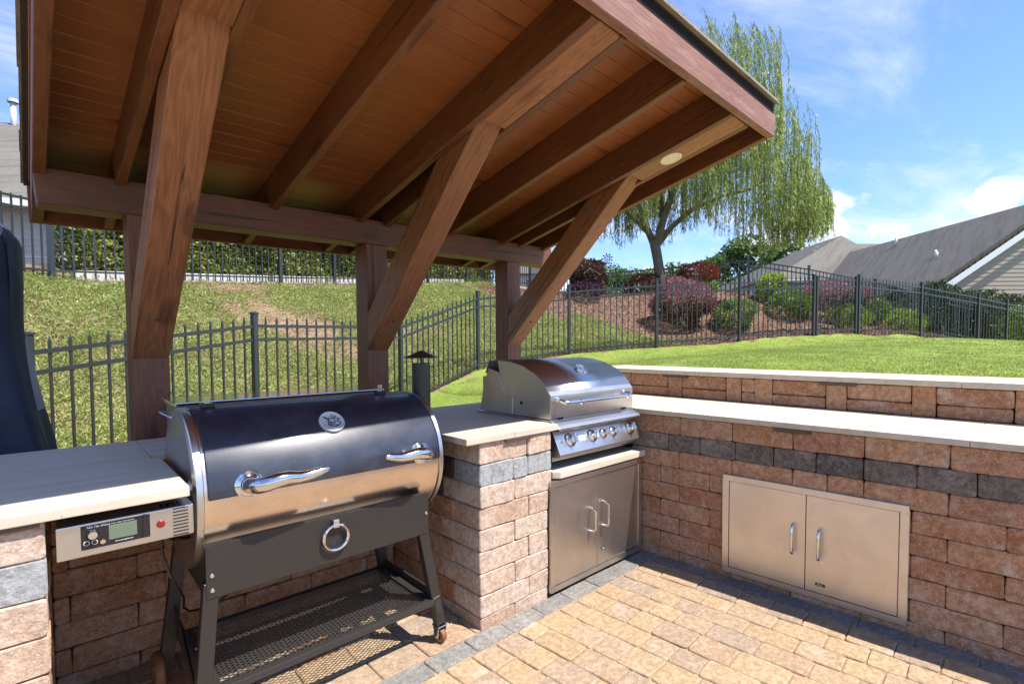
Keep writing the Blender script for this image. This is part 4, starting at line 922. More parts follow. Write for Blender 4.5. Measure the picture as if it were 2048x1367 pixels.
for k in range(nsh):                    # shingle courses, butt edges towards the low rear eave, split into tabs
    ya, yb = 3.335 - k * .1430, max(1.03, 3.335 - (k + 1) * .1430 - .03)
    x = .022; j = 0
    while x < 3.113:
        w = min(random.choice([.28, .33, .24, .36]), 3.116 - x)
        m = MB(); dz0 = .034 + random.uniform(0, .005); dz1 = .016; xo = x - (random.uniform(0, .006) if j == 0 else 0)
        m.hexa([(xo, yb, rt(yb) + dz1), (x + w - .002, yb, rt(yb) + dz1), (x + w - .002, ya, rt(ya) + dz1 + .004), (xo, ya, rt(ya) + dz1 + .004),
                (xo, yb, rt(yb) + dz1 + .006), (x + w - .002, yb, rt(yb) + dz1 + .006), (x + w - .002, ya, rt(ya) + dz0 + .004), (xo, ya, rt(ya) + dz0 + .004)])
        m.build('shingle', shing_m, dk, xf=xf); x += w; j += 1
    if k == nsh - 1: MB().hexa([(.010, 1.022, rt(1.022) - .004), (3.118, 1.022, rt(1.022) - .004), (3.118, 1.10, rt(1.10) + .012), (.010, 1.10, rt(1.10) + .012), (.010, 1.022, rt(1.022) + .006), (3.118, 1.022, rt(1.022) + .006), (3.118, 1.10, rt(1.10) + .024), (.010, 1.10, rt(1.10) + .024)]).build('starter_course', shing_m, dk, xf=xf)

# ================================================================ COVERED PIECE AT THE LEFT EDGE
cvr = MB(); n = 56; rows = [(1.99, .02, .02), (1.95, .20, .14), (1.905, .30, .21), (1.80, .375, .26), (1.75, .366, .255), (1.61, .372, .27), (1.42, .365, .28), (1.23, .38, .30), (1.03, .41, .33), (.81, .465, .37), (.5, .50, .40), (.10, .54, .43)]
C0 = Vector((-.46, 3.46))
rg = random.Random(5); ph = [rg.uniform(0, 6.28) for _ in range(6)]
vs = []
for i, (z, ax, ay) in enumerate(rows):
    for k in range(n):
        t = 2 * math.pi * k / n; ct, st = math.cos(t), math.sin(t); e = .62
        fold = 1 + 1.5 * (.035 * math.sin(5 * t + ph[0] + z * 1.5) + .022 * math.sin(11 * t + ph[1] - z * 2) + .012 * math.sin(23 * t + ph[2] + z * 3)) * (0.3 + min(1, (2 - z) * .9))
        vs.append((C0.x + math.copysign(abs(ct) ** e, ct) * ax * fold, C0.y + math.copysign(abs(st) ** e, st) * ay * fold, z + .01 * math.sin(3 * t)))
fs = [(i * n + k, i * n + (k + 1) % n, (i + 1) * n + (k + 1) % n, (i + 1) * n + k) for i in range(len(rows) - 1) for k in range(n)] + [tuple(range(n))]
cvr.add(vs, fs, True); cv = cvr.build('fabric_cover', cloth_m, None, (C0.x, C0.y, 0)); tag(cv, 'tall navy fabric cover draped over something behind the counter, at the left edge', 'cover')
ss = cv.modifiers.new('sub', 'SUBSURF'); ss.levels = 1; ss.render_levels = 1
for sgn in (0.55, 2.3, 3.9):
    pts = []
    for (z, ax, ay) in rows[1:]:
        ct, st = math.cos(-sgn), math.sin(-sgn); pts.append((C0.x + math.copysign(abs(ct) ** .62, ct) * ax * 1.012, C0.y + math.copysign(abs(st) ** .62, st) * ay * 1.012, z))
    MB().tube(pts, .006, 6).build('seam', cloth_m, cv)
lm = MB(); q = [(-.092, 3.30, 1.36), (-.080, 3.30, 1.30), (-.062, 3.27, 1.15), (-.034, 3.25, .99), (-.072, 3.24, .97), (-.098, 3.25, 1.05), (-.110, 3.27, 1.25)]
lm.add([(a + .012, b + .16, c) for a, b, c in q] + [(a + .012, b + .164, c) for a, b, c in q], [tuple(range(7)), tuple(range(13, 6, -1))] + [(i, (i + 1) % 7, 7 + (i + 1) % 7, 7 + i) for i in range(7)]); lm.build('lining_flap', liner_m, cv)

# ================================================================ FENCES
PK = {}
def picket_mesh(h, w, tip):
    k = (round(h, 3), w, tip)
    if k not in PK:
        m = MB(); m.box(-w / 2, w / 2, -w / 2, w / 2, 0, h)
        if tip: m.add([(-w / 2, -w / 2, h), (w / 2, -w / 2, h), (w / 2, w / 2, h), (-w / 2, w / 2, h), (0, 0, h + .038)], [(0, 1, 4), (1, 2, 4), (2, 3, 4), (3, 0, 4)])
        me = bpy.data.meshes.new('picket'); me.from_pydata(m.v, [], m.f); me.materials.append(fence_m); PK[k] = me
    return PK[k]
def fence(name, pts, label, H=1.22, rails=(.11, 1.02, 1.15), group=None, sp=.114, tip=True, top_over=.0, pw=.0145, postw=.051, skip=(), cat='fence', picket_len=None, parent=None):
    f = parent or thing(name, pts[0], label, cat, group)
    pm = MB(); pm.box(-postw / 2, postw / 2, -postw / 2, postw / 2, -.15, H + .045); ob = None
    for i, p in enumerate(pts):
        a = pts[min(i + 1, len(pts) - 1)]; b = pts[max(i - 1, 0)]; ang = math.atan2(a[1] - b[1], a[0] - b[0])
        if 'post' not in PK: pass
        key = ('post', H, postw)
        if key not in PK:
            o = pm.build('post', fence_m, None, bevel=.003, seg=1); PK[key] = o.data
            cm = MB(); e = postw / 2 + .005; cm.box(-e, e, -e, e, H + .045, H + .058); cm.add([(-e, -e, H + .058), (e, -e, H + .058), (e, e, H + .058), (-e, e, H + .058), (0, 0, H + .070)], [(0, 1, 4), (1, 2, 4), (2, 3, 4), (3, 0, 4)])
            c = cm.build('cap', fence_m, None, fixn=False); PK[key + ('cap',)] = c.data; bpy.data.objects.remove(o); bpy.data.objects.remove(c)
        o = put(bpy.data.objects.new('post', PK[key]), f, p); o.rotation_euler[2] = ang
        c = put(bpy.data.objects.new('cap', PK[key + ('cap',)]), o, p); c.rotation_euler[2] = ang
    for i, (p, q) in enumerate(zip(pts[:-1], pts[1:])):
        if i in skip: continue
        P, Q = Vector(p), Vector(q); d = Q - P; L = math.hypot(d.x, d.y); u = Vector((d.x / L, d.y / L)); ang = math.atan2(d.y, d.x)
        for r in rails:
            e = d.normalized() * (postw / 2); timber('rail', P + e + Vector((0, 0, r)), Q - e + Vector((0, 0, r)), .026, .030, (0, 0, 1), fence_m, f, bevel=0)
        nn = max(2, round(L / sp)); pl = picket_len or H
        me = picket_mesh(pl - .06, pw, tip)
        for k in range(1, nn):
            o = put(bpy.data.objects.new('picket', me), f, P + d * (k / nn) + Vector((0, 0, .05))); o.rotation_euler[2] = ang
    return f
gz = lambda x, y, e=0: float(HT(x, y)[0]) + e
FT = {2: .10, 3: .325, 4: .36, 5: .86, 6: 1.06, 7: 1.20, 8: 1.31, 9: 1.41, 10: 1.46, 11: 1.39, 12: 1.19, 13: 1.07, 14: .93}
fp_ = [(x, y, FT.get(i, gz(x, y))) for i, (x, y) in enumerate(FENCE[:15])]
nf = fence('picket_fence', fp_[:10], 'black metal picket fence with spear tips, crossing the slope behind the grill counter', group='black metal fences')
# gate between two posts
gt = thing('fence_gate', fp_[9], 'black metal picket gate between doubled posts, beyond the middle of the lawn', 'gate')
u = (Vector(fp_[10]) - Vector(fp_[9])).normalized(); ga, gb = Vector(fp_[9]) + u * .085, Vector(fp_[10]) - u * .085
fence('', [tuple(ga), tuple(gb)], '', H=1.18, parent=gt, postw=.045)
fence('picket_fence', fp_[10:], 'black metal picket fence running from the gate downhill to the right edge of the lawn', group='black metal fences')
ub = [(-2.6, 8.0, 1.95), (-.66, 8.82, 2.14), (.06, 9.52, 2.20), (1.51, 10.09, 2.33), (3.43, 10.51, 2.49), (4.7, 10.9, 2.62), (6.01, 11.28, 2.76), (7.6, 11.6, 2.93), (9.23, 12.01, 3.09), (11.0, 12.4, 3.2), (12.75, 12.87, 3.3)]
fence('picket_fence', ub, 'black metal fence with flat top rail, in front of the tall hedge', H=1.12, rails=(.14, .93, 1.06), tip=False, group='black metal fences', pw=.018, postw=.063, picket_len=1.10, sp=.125)
bk = [(12.75, 12.87, 3.05), (11.80, 11.0, 2.62), (11.85, 8.93, 2.18), (13.03, 7.44, 2.27), (14.00, 5.74, 2.38), (15.20, 4.63, 2.13), (16.99, 3.50, 1.81), (18.64, 2.64, 1.52), (20.6, 1.75, 1.25), (22.6, .9, 1.1)]
fence('picket_fence', bk, 'black metal fence with flat top rail behind the shrubs and the willow tree', H=1.18, rails=(.14, 1.00, 1.13), tip=False, group='black metal fences', pw=.018, picket_len=1.16)

# ================================================================ PLANTS
def shrub(name, c, rad, h, mat, label, cat='shrub', nl=1500, size=.055, aspect=.5, seed=0, group=None, squash=1.0, top=None, lumps=.24, stems=True):
    nl = int(nl * 1.9); rg = np.random.RandomState(seed + 10); x, y, z = c; z = min(z, gz(x, y) + .02)
    o = thing(name, (x, y, z), label, cat, group)
    d = rg.normal(size=(nl, 3)); d[:, 2] = d[:, 2] * .9 + .12; d /= np.linalg.norm(d, axis=1)[:, None]
    k = rg.normal(size=(7, 3)); bump = 1 + lumps * np.sin((d @ k.T) * 3.2 + rg.uniform(0, 6, 7)).mean(1) * 2.2
    r = (rg.uniform(.6, 1.0, nl) ** .3) * bump * (1 + rg.normal(size=nl) * .035)
    P = np.stack([x + d[:, 0] * rad * r, y + d[:, 1] * rad * r * squash, z + h * .5 + d[:, 2] * h * .5 * r], 1); P = P[P[:, 2] > z - .02]
    dd = (P - np.array([x, y, z + h * .35])); dd /= np.linalg.norm(dd, axis=1)[:, None]
    V, F = leaves(P, size, aspect, rng=rg, axis=dd * .6 + rg.normal(size=P.shape) * .45)
    if top is None: fastmesh('foliage', V, F, mat, o)
    else:
        upm = (P[:, 2] - z) / h + rg.normal(size=len(P)) * .10 > .58; q = F[upm]; w = F[~upm]
        fastmesh('foliage', V[q.ravel()], np.arange(q.size).reshape(-1, 4), top, o); fastmesh('lower_foliage', V[w.ravel()], np.arange(w.size).reshape(-1, 4), mat, o)
    if stems:
        m = MB()
        for k in range(7):
            a = rg.uniform(0, 6.28); rr_ = rg.uniform(.3, .7) * rad; m.tube([(x, y, z - .05), (x + math.cos(a) * rr_ * .4, y + math.sin(a) * rr_ * .4, z + h * .3), (x + math.cos(a) * rr_, y + math.sin(a) * rr_, z + h * .62)], [.014, .010, .005], 5)
        m.build('stems', bark_m, o)
    return o
SH = [
 ('loropetalum_shrub', (10.29, 8.28, 2.58), .56, .86, maroon_m, 'large dark maroon and green shrub beneath the garden spinner', dict(nl=3200, size=.075)),
 ('groundcover_shrub', (9.46, 7.68, 2.38), .50, .34, purp_m, 'low purple leaved shrub spreading beside the large maroon shrub', dict(nl=1500, size=.05)),
 ('barberry_shrub', (12.75, 8.15, 2.55), .62, .82, barb_m, 'rust red shrub directly behind the willow trunk', dict(nl=2600, size=.05)),
 ('barberry_shrub', (12.55, 6.48, 2.74), .58, .68, barb_m, 'round rust red shrub on the crest, right of the willow trunk', dict(nl=3200, size=.045)),
 ('loropetalum_shrub', (10.12, 5.53, 1.60), .70, .98, maroon_m, 'big rounded pink topped maroon shrub, the largest behind the near fence', dict(nl=6500, size=.045, top=pink_m, squash=.9)),
 ('abelia_shrub', (10.77, 4.66, 1.56), .42, .72, shrub_m, 'round green shrub just right of the big pink topped shrub', dict(nl=2400, size=.045)),
 ('dwarf_tree_shrub', (12.92, 4.76, 2.30), .36, .62, lime_m, 'bright lime green upright shrub near the back fence corner', dict(nl=1300, size=.07)),
 ('abelia_shrub', (12.50, 4.17, 1.82), .48, .66, shrub_m, 'green mounded shrub in the mulch left of the gate posts', dict(nl=2400, size=.05)),
 ('loropetalum_shrub', (13.70, 3.75, 1.95), .78, .74, maroon_m, 'wide pink topped maroon shrub behind the gate', dict(nl=4200, size=.045, top=pink_m)),
 ('abelia_shrub', (13.55, 3.33, 1.55), .46, .56, lime_m, 'light green round shrub standing low behind the gate', dict(nl=2000, size=.045)),
 ('abelia_shrub', (14.48, 3.02, 1.72), .34, .66, shrub_m, 'narrow green shrub just right of the gate, before the dark conifer', dict(nl=1500, size=.05)),
 ('abelia_shrub', (15.33, 2.63, 1.50), .50, .58, lime_m, 'light green mounded shrub between the gate and the tall narrow conifer', dict(nl=2000, size=.05)),
 ('conifer', (16.44, 2.95, 1.70), .30, 1.10, conif_m, 'shorter dark narrow conifer by the back fence', dict(nl=1700, size=.06, aspect=.25, cat='conifer')),
 ('conifer', (16.85, 2.18, 1.48), .32, 1.42, conif_m, 'tall dark narrow conifer in front of the beige gable house', dict(nl=2400, size=.06, aspect=.25, cat='conifer')),
 ('privet_shrub', (19.18, .60, 1.08), .60, 1.22, lime_m, 'bright green shrub at the right edge in front of the long hedge', dict(nl=2200, size=.07)),
 ('privet_shrub', (12.33, 6.05, 2.45), .30, .38, lime_m, 'small light green plant at the foot of the rust red shrub', dict(nl=700, size=.05)),
 ('groundcover_shrub', (11.6, 5.5, 2.0), .42, .30, purp_m, 'low dusky purple plant behind the big pink topped shrub', dict(nl=900, size=.05)),
]
for i, (nm, c, r_, h_, m_, lb_, kw) in enumerate(SH): shrub(nm, c, r_ * .92, h_ * .96, m_, lb_, seed=i, **kw)

def hedge(name, path, width, h, mat, label, dens=900, size=.07, seed=0, zoff=0.0, lump=.12):
    rg = np.random.RandomState(seed); o = None; P = []; Nn = []
    o = thing(name, (path[0][0], path[0][1], gz(*path[0])), label, 'hedge')
    cores = MB()
    for (x0, y0), (x1, y1) in zip(path[:-1], path[1:]):
        L = math.hypot(x1 - x0, y1 - y0); ux, uy = (x1 - x0) / L, (y1 - y0) / L; nx, ny = -uy, ux
        n = int(dens * L * (2 * h + width)); t = rg.uniform(0, L, n); side = rg.uniform(0, 2 * h + width, n)
        off = np.where(side < h, -width / 2, np.where(side > h + width, width / 2, side - h - width / 2)); zz = np.where(side < h, side, np.where(side > h + width, side - h - width, h))
        wob = lump * (np.sin(t * 3.1 + seed) + np.sin(t * 7.3 + zz * 4) * .6 + np.sin(zz * 6 + t * 2)); dep = rg.uniform(0, .16, n)
        sg = np.sign(off) * (np.abs(off) > width / 2 - 1e-3); off2 = off + sg * (wob * .5 - dep) ; z2 = zz + np.where(sg == 0, wob * .8 - dep, 0)
        X = x0 + ux * t + nx * off2; Y = y0 + uy * t + ny * off2; Z = HT(x0 + ux * t, y0 + uy * t) + z2 + zoff
        P.append(np.stack([X, Y, Z], 1)); Nn.append(np.stack([nx * sg, ny * sg, (sg == 0) * 1.0 + .25], 1))
        for k in range(int(L / .5) + 1):
            pass
        za, zb = gz(x0, y0) + zoff, gz(x1, y1) + zoff; w = width / 2 - .2
        if (x0, y0) == path[0]: x0, y0 = x0 + ux * .55, y0 + uy * .55
        cores.hexa([(x0 - nx * w, y0 - ny * w, za - .1), (x1 - nx * w, y1 - ny * w, zb - .1), (x1 + nx * w, y1 + ny * w, zb - .1), (x0 + nx * w, y0 + ny * w, za - .1), (x0 - nx * w, y0 - ny * w, za + h - .25), (x1 - nx * w, y1 - ny * w, zb + h - .25), (x1 + nx * w, y1 + ny * w, zb + h - .25), (x0 + nx * w, y0 + ny * w, za + h - .25)])
    (ex, ey), (fx, fy) = path[0], path[1]; L = math.hypot(fx - ex, fy - ey); ux, uy = (fx - ex) / L, (fy - ey) / L; n = int(dens * width * h * 1.3)
    a = rg.uniform(-width / 2, width / 2, n); zz = rg.uniform(0, h, n); dp = rg.uniform(-.05, .5, n); P.append(np.stack([ex + ux * dp - uy * a, ey + uy * dp + ux * a, gz(ex, ey) + zz], 1)); Nn.append(np.tile([-ux, -uy, .2], (n, 1)))
    P = np.concatenate(P); Nn = np.concatenate(Nn)
    V, F = leaves(P, size, .48, rng=rg, axis=Nn * .5 + rg.normal(size=P.shape) * .55); fastmesh('foliage', V, F, mat, o)
    cores.build('inner_branches', simple('dark twiggy interior ' + name + str(seed), (.02, .026, .012), .9), o); return o
hedge('clipped_hedge', [(.25, 10.75), (1.7, 11.25), (3.6, 11.75), (6.2, 12.5), (9.2, 13.1), (11.2, 13.6)], 1.0, 2.15, hedge_m, 'tall glossy green hedge behind the upper fence on the slope', dens=1250, size=.085, seed=1)
hedge('clipped_hedge', [(19.9, 2.75), (22.8, 1.0), (25.5, -.6)], 1.1, 1.55, darkhedge_m, 'long dense clipped hedge in front of the beige gable house', dens=650, size=.07, seed=2, lump=.07)
kb = MB(); kp = [(.30, 9.98), (1.55, 10.42), (3.5, 10.86), (6.1, 11.62), (9.3, 12.35)]
for (x0, y0), (x1, y1) in zip(kp[:-1], kp[1:]):
    a, b = gz(x0, y0), gz(x1, y1); L = math.hypot(x1 - x0, y1 - y0); nx, ny = -(y1 - y0) / L * .09, (x1 - x0) / L * .09
    kb.hexa([(x0 - nx, y0 - ny, a - .05), (x1 - nx, y1 - ny, b - .05), (x1 + nx, y1 + ny, b - .05), (x0 + nx, y0 + ny, a - .05), (x0 - nx, y0 - ny, a + .12), (x1 - nx, y1 - ny, b + .12), (x1 + nx, y1 + ny, b + .12), (x0 + nx, y0 + ny, a + .12)])
tag(kb.build('kerb', kerb_m, bevel=.02), kind='structure')

# slope planting, straw, mulch chips and the lawn's blades
rg = np.random.RandomState(21)
def scatter(n, x0, x1, y0, y1, keep):
    x = rg.uniform(x0, x1, n); y = rg.uniform(y0, y1, n); m = keep(x, y); x, y = x[m], y[m]; return x, y
def vnoise(x, y, s, seed=0):
    r = np.random.RandomState(seed); v = np.zeros(len(x))
    for k in range(9):
        a = r.uniform(0, 6.28); f = s * r.uniform(.5, 2.2); v += np.sin((x * np.cos(a) + y * np.sin(a)) * f + r.uniform(0, 6.28)) / (1 + .3 * k)
    return v / 3.2
def bare(x, y):
    b = np.exp(-(((x - 3.0) * .9) ** 2 + ((y - 8.5) * .8) ** 2) / .42) * 1.1 + np.exp(-(((x - 2.5)) ** 2 + ((y - 9.4) * .8) ** 2) / .5) * 1.0
    b += np.exp(-(((x - 3.7) * .7) ** 2 + ((y - 7.4) * 1.2) ** 2) / .35) * .8 + np.exp(-(((x - 4.9) * .6) ** 2 + ((y - 8.1) * 1.3) ** 2) / .35) * .8
    edge = np.clip((y - (9.05 + .20 * x) - .1) * 2.0, 0, 1.3)
    return b + edge + .36 * vnoise(x, y, 1.8, 5) + .30 * vnoise(x, y, 6.5, 9) + .16 * vnoise(x, y, 17, 4)
x, y = scatter(780000, -4, 9.6, 4.2, 12, lambda x, y: ~inside_lawn(x, y) & ~in_mulch(x, y) & (y < 10.0 + .23 * x) & (x + y > 4.0))
b = bare(x, y); m = rg.uniform(size=len(x)) > np.clip((b - .55) * 1.7, 0, .94); gx, gy = x[m], y[m]
cl = vnoise(gx, gy, 5.0, 8); z = HT(gx, gy) + rg.uniform(0, .07, len(gx)) + np.clip(cl, -.3, 1) * .07
ax = np.stack([rg.normal(size=len(gx)), rg.normal(size=len(gx)), rg.uniform(.15, 1.3, len(gx))], 1)
V, F = leaves(np.stack([gx, gy, z], 1), .037, .30, rng=rg, axis=ax, jitter=.6); tag(fastmesh('ground_cover', V, F, cover_m), kind='stuff')
x, y = scatter(110000, -4, 10, 4.2, 12, lambda x, y: ~inside_lawn(x, y) & ~in_mulch(x, y)); b = bare(x, y); m = (b > .5 + .25 * rg.uniform(size=len(x))) | (fence_dist(x, y) < .22); x, y = x[m], y[m]
ax = np.stack([rg.normal(size=len(x)), rg.normal(size=len(x)), rg.uniform(-.05, .18, len(x))], 1)
V, F = leaves(np.stack([x, y, HT(x, y) + rg.uniform(.0, .02, len(x))], 1), .10, .07, rng=rg, axis=ax); tag(fastmesh('straw_litter', V, F, straw_m), kind='stuff')
x, y = scatter(240000, 6.5, 20, -1, 11, lambda x, y: ~inside_lawn(x, y) & (in_mulch(x, y)))
ax = np.stack([rg.normal(size=len(x)), rg.normal(size=len(x)), rg.uniform(-.1, .35, len(x))], 1)
V, F = leaves(np.stack([x, y, HT(x, y) + rg.uniform(.0, .03, len(x))], 1), .040, .35, rng=rg, axis=ax); tag(fastmesh('mulch_chips', V, F, chip_m), kind='stuff')
# lawn: denser near the bar wall
n = 380000; x = 4.02 + (rg.uniform(0, 1, n) ** 1.7) * 15; y = rg.uniform(-4, 7, n); m = inside_lawn(x, y) & (fence_dist(x, y) > .02 + .10 * rg.uniform(size=n) ** 2) & (y > -1.6 - .05 * x); x, y = x[m], y[m]
x2, y2 = scatter(90000, -1, 5, 2.8, 6.4, lambda x, y: inside_lawn(x, y) & (fence_dist(x, y) > .12)); x = np.append(x, x2); y = np.append(y, y2)
ax = np.stack([rg.normal(size=len(x)) * 1.1, rg.normal(size=len(x)) * 1.1, np.ones(len(x))], 1)
patch = vnoise(x, y, 1.1, 12); L = .021 * (1 + .25 * patch)
d = ax / np.linalg.norm(ax, axis=1)[:, None]; s = np.cross(d, rg.normal(size=d.shape)); s /= np.linalg.norm(s, axis=1)[:, None]
P = np.stack([x, y, HT(x, y) - .004], 1); wd = .0045 + .0009 * (x - 4).clip(0, 10)
V = np.stack([P - s * wd[:, None] / 2, P + s * wd[:, None] / 2, P + d * L[:, None]], 1).reshape(-1, 3)
tag(fastmesh('lawn_grass', V, np.arange(len(V)).reshape(-1, 3), grass_m), kind='stuff')
# taller tufts of grass along the upper fence
x, y = scatter(9000, -3, 12, 8, 13, lambda x, y: np.abs(y - (9.45 + .24 * x)) < .35); cl = vnoise(x, y, 3, 3); m = cl > .25; x, y = x[m], y[m]
ax = np.stack([rg.normal(size=len(x)) * .5, rg.normal(size=len(x)) * .5, np.ones(len(x))], 1); V, F = leaves(np.stack([x, y, HT(x, y)], 1), .20, .045, rng=rg, axis=ax)
tag(fastmesh('grass_tufts', V, F, cover_m), kind='stuff')

# ================================================================ WEEPING WILLOW
TB = Vector((12.86, 7.69, 2.62)); AC = Vector((_r2.x, _r2.y, 0)).normalized(); AW = Vector((-AC.y, AC.x, 0))      # across / away axes of the crown
wl = thing('willow_tree', TB, 'tall weeping willow with long hanging yellow green strands, on the crest right of the pavilion', 'tree')
K = 14.3 / 1005.4
def W3(px, py, dd=0.0):       # crown coordinates in metres: across, height, depth, about the trunk
    return TB + AC * ((px - 1322) * K * .955) + Vector((0, 0, (592 - py) * K * (.97 if py < 480 else 1))) + AW * dd * .8
tm = MB()
tm.tube([W3(1322, 600), W3(1320, 560), W3(1314, 520), W3(1308, 490)], [.19, .145, .135, .14], 14)
limbs = [([(1308, 495, 0), (1290, 440, .2), (1275, 380, .5), (1262, 300, .8), (1270, 200, 1.0), (1300, 110, 1.1)], .11),
         ([(1310, 495, 0), (1322, 430, -.3), (1345, 360, -.6), (1375, 250, -.7), (1400, 140, -.5), (1415, 60, -.3)], .12),
         ([(1312, 492, 0), (1350, 445, .3), (1400, 405, .6), (1450, 350, .9), (1490, 250, .9), (1510, 150, .7), (1520, 80, .6)], .09),
         ([(1320, 470, 0), (1370, 425, -.5), (1430, 400, -.7), (1490, 385, -.6), (1545, 345, -.4), (1585, 315, -.2), (1610, 325, -.1)], .07),
         ([(1302, 480, 0), (1270, 440, -.5), (1230, 415, -1.0), (1190, 400, -1.4), (1150, 410, -1.6)], .06),
         ([(1300, 470, 0), (1250, 400, .8), (1210, 330, 1.3), (1180, 260, 1.5)], .06),
         ([(1345, 360, -.6), (1420, 300, -1.0), (1480, 240, -.6), (1525, 190, -.4), (1550, 200, -.3)], .05),
         ([(1322, 430, 0), (1330, 330, 1.4), (1350, 220, 2.3), (1370, 150, 2.6)], .07), ([(1318, 430, 0), (1310, 330, -1.4), (1320, 230, -2.2), (1340, 160, -2.4)], .07)]
tips = []
for pts, r in limbs:
    P = [W3(a, b, c) for a, b, c in pts]; tm.tube(P, [r * (1 - .8 * i / (len(P) - 1)) for i in range(len(P))], 8)
tm.build('trunk', bark_m, wl)
tm2 = MB()
rg = np.random.RandomState(77)
top_env = [(1150, 330), (1200, 230), (1240, 150), (1290, 95), (1340, 70), (1380, 62), (1400, 40), (1430, 52), (1455, 70), (1485, 62), (1520, 48), (1530, 150), (1545, 178), (1580, 185), (1588, 300), (1610, 300), (1635, 312), (1644, 350)]
bot_env = [(1150, 440), (1200, 440), (1240, 470), (1270, 480), (1300, 430), (1325, 420), (1350, 470), (1380, 455), (1420, 430), (1450, 425), (1490, 440), (1520, 470), (1545, 455), (1580, 500), (1610, 480), (1640, 492)]
te = lambda x: np.interp(x, [a for a, _ in top_env], [b for _, b in top_env]); be = lambda x: np.interp(x, [a for a, _ in bot_env], [b for _, b in bot_env])
SP = []; SD = []; tw = MB(); ns = 0
for i in range(2050):
    x = rg.uniform(1150, 1643); T, B = te(x), be(x)
    cl = math.sin(x * .11 + 1) * .5 + math.sin(x * .047 + 2.2) * .5
    if rg.uniform() > .80 + .30 * cl: continue
    half = max(.3, 2.9 * math.sqrt(max(.02, 1 - ((x - 1395) / 262) ** 2))); dd = rg.uniform(-1, 1) * half
    T2 = T + (abs(dd) / half) ** 2 * 90
    st = T2 + (B - T2 - 60) * rg.uniform(0, 1) ** 1.25; ln = min(rg.uniform(70, 260), (B - st) * rg.uniform(.75, 1.05))
    if ln < 25: continue
    if 1375 < x < 1485 and st > 340 and rg.uniform() < .5: continue
    p = W3(x, st, dd); swx, swy = rg.normal(size=2) * .06; curve = []; nseg = max(4, int(ln * K / .16))
    out = 1 if x > 1390 else -1; hx = out * rg.uniform(.08, .30)
    for k in range(nseg + 1):
        t = k / nseg; arch = min(1, t * 4); q = p + AC * (hx * (arch - 1) * .9 + swx * t) + AW * (swy * t) + Vector((0, 0, -ln * K * t + (.10 * math.sin(min(1, t * 4) * math.pi / 2)))); curve.append(q)
    tw.tube(curve, .0045, 3, False)
    nl = int(ln * K / .028)
    for k in range(nl):
        t = rg.uniform(0, 1) * nseg; j = min(int(t), nseg - 1); q = curve[j].lerp(curve[j + 1], t - j)
        SP.append((q.x + rg.normal() * .02, q.y + rg.normal() * .02, q.z)); SD.append((rg.normal() * .26, rg.normal() * .26, -1))
# short wands reaching out of the top
for x, y, dx, dy in ((1490, 75, 16, -16), (1470, 90, 14, -20), (1350, 75, -20, -15), (1290, 110, -25, -20), (1395, 60, 10, -12)):
    A = W3(x, y + 30, 0); Bp = W3(x + dx * .6, y + dy * .9, 0); Cc = W3(x + dx, y + dy * .7 + 10, 0); tw.tube([A, A.lerp(Bp, .6), Bp, Cc], [.014, .010, .006, .004], 5)
    for k in range(60):
        t = rg.uniform(); q = Bp.lerp(Cc, t) + Vector((0, 0, -rg.uniform(0, .5))); SP.append(tuple(q)); SD.append((rg.normal() * .3, rg.normal() * .3, -1))
tw.build('hanging_twigs', bark_m, wl, fixn=False)
V, F = leaves(np.array(SP), .125, .13, rng=rg, axis=np.array(SD)); fastmesh('crown', V, F, willow_m, wl)

# ================================================================ GARDEN SPINNER
sp = thing('garden_spinner', (10.69, 7.96, 2.55), 'burgundy metal flower wind spinner on a thin pole beside the maroon shrub', 'wind spinner')
hc = Vector((10.69, 7.96, 3.47)); MB().tube([(10.69, 8.0, 2.5), (10.69, 8.0, 3.46)], .008, 8).build('pole', fence_m, sp)
toc = (Vector((0, 0, CAMZ)) - hc); toc.z = 0; toc.normalize(); su = toc.cross(Vector((0, 0, 1))).normalized(); sv = Vector((0, 0, 1))
for ring, (n_, r0, r1, w_, of) in enumerate(((9, .085, .150, .036, .02), (9, .030, .095, .030, .05))):
    for k in range(n_):
        a = 2 * math.pi * (k + .5 * ring) / n_; d = su * math.cos(a) + sv * math.sin(a); s_ = toc.cross(d)
        pr = [(0, 0, 0), (.35, .9, .010), (.75, .9, .016), (1, 0, .02), (.75, -.9, .004), (.35, -.9, 0)]
        m = MB(); q = [hc + toc * (of + c) + d * (r0 + (r1 - r0) * a_) + s_ * (w_ * .55 * b_) for a_, b_, c in pr]
        m.add(q + [p - toc * .003 for p in q], [tuple(range(6)), tuple(range(11, 5, -1))] + [(i, (i + 1) % 6, 6 + (i + 1) % 6, 6 + i) for i in range(6)]); m.build('petal', burg_m, sp)
MB().lathe([(.018, 0), (.014, .02), (0, .024)], hc + toc * .045, toc, 14).build('hub', burg_m, sp)

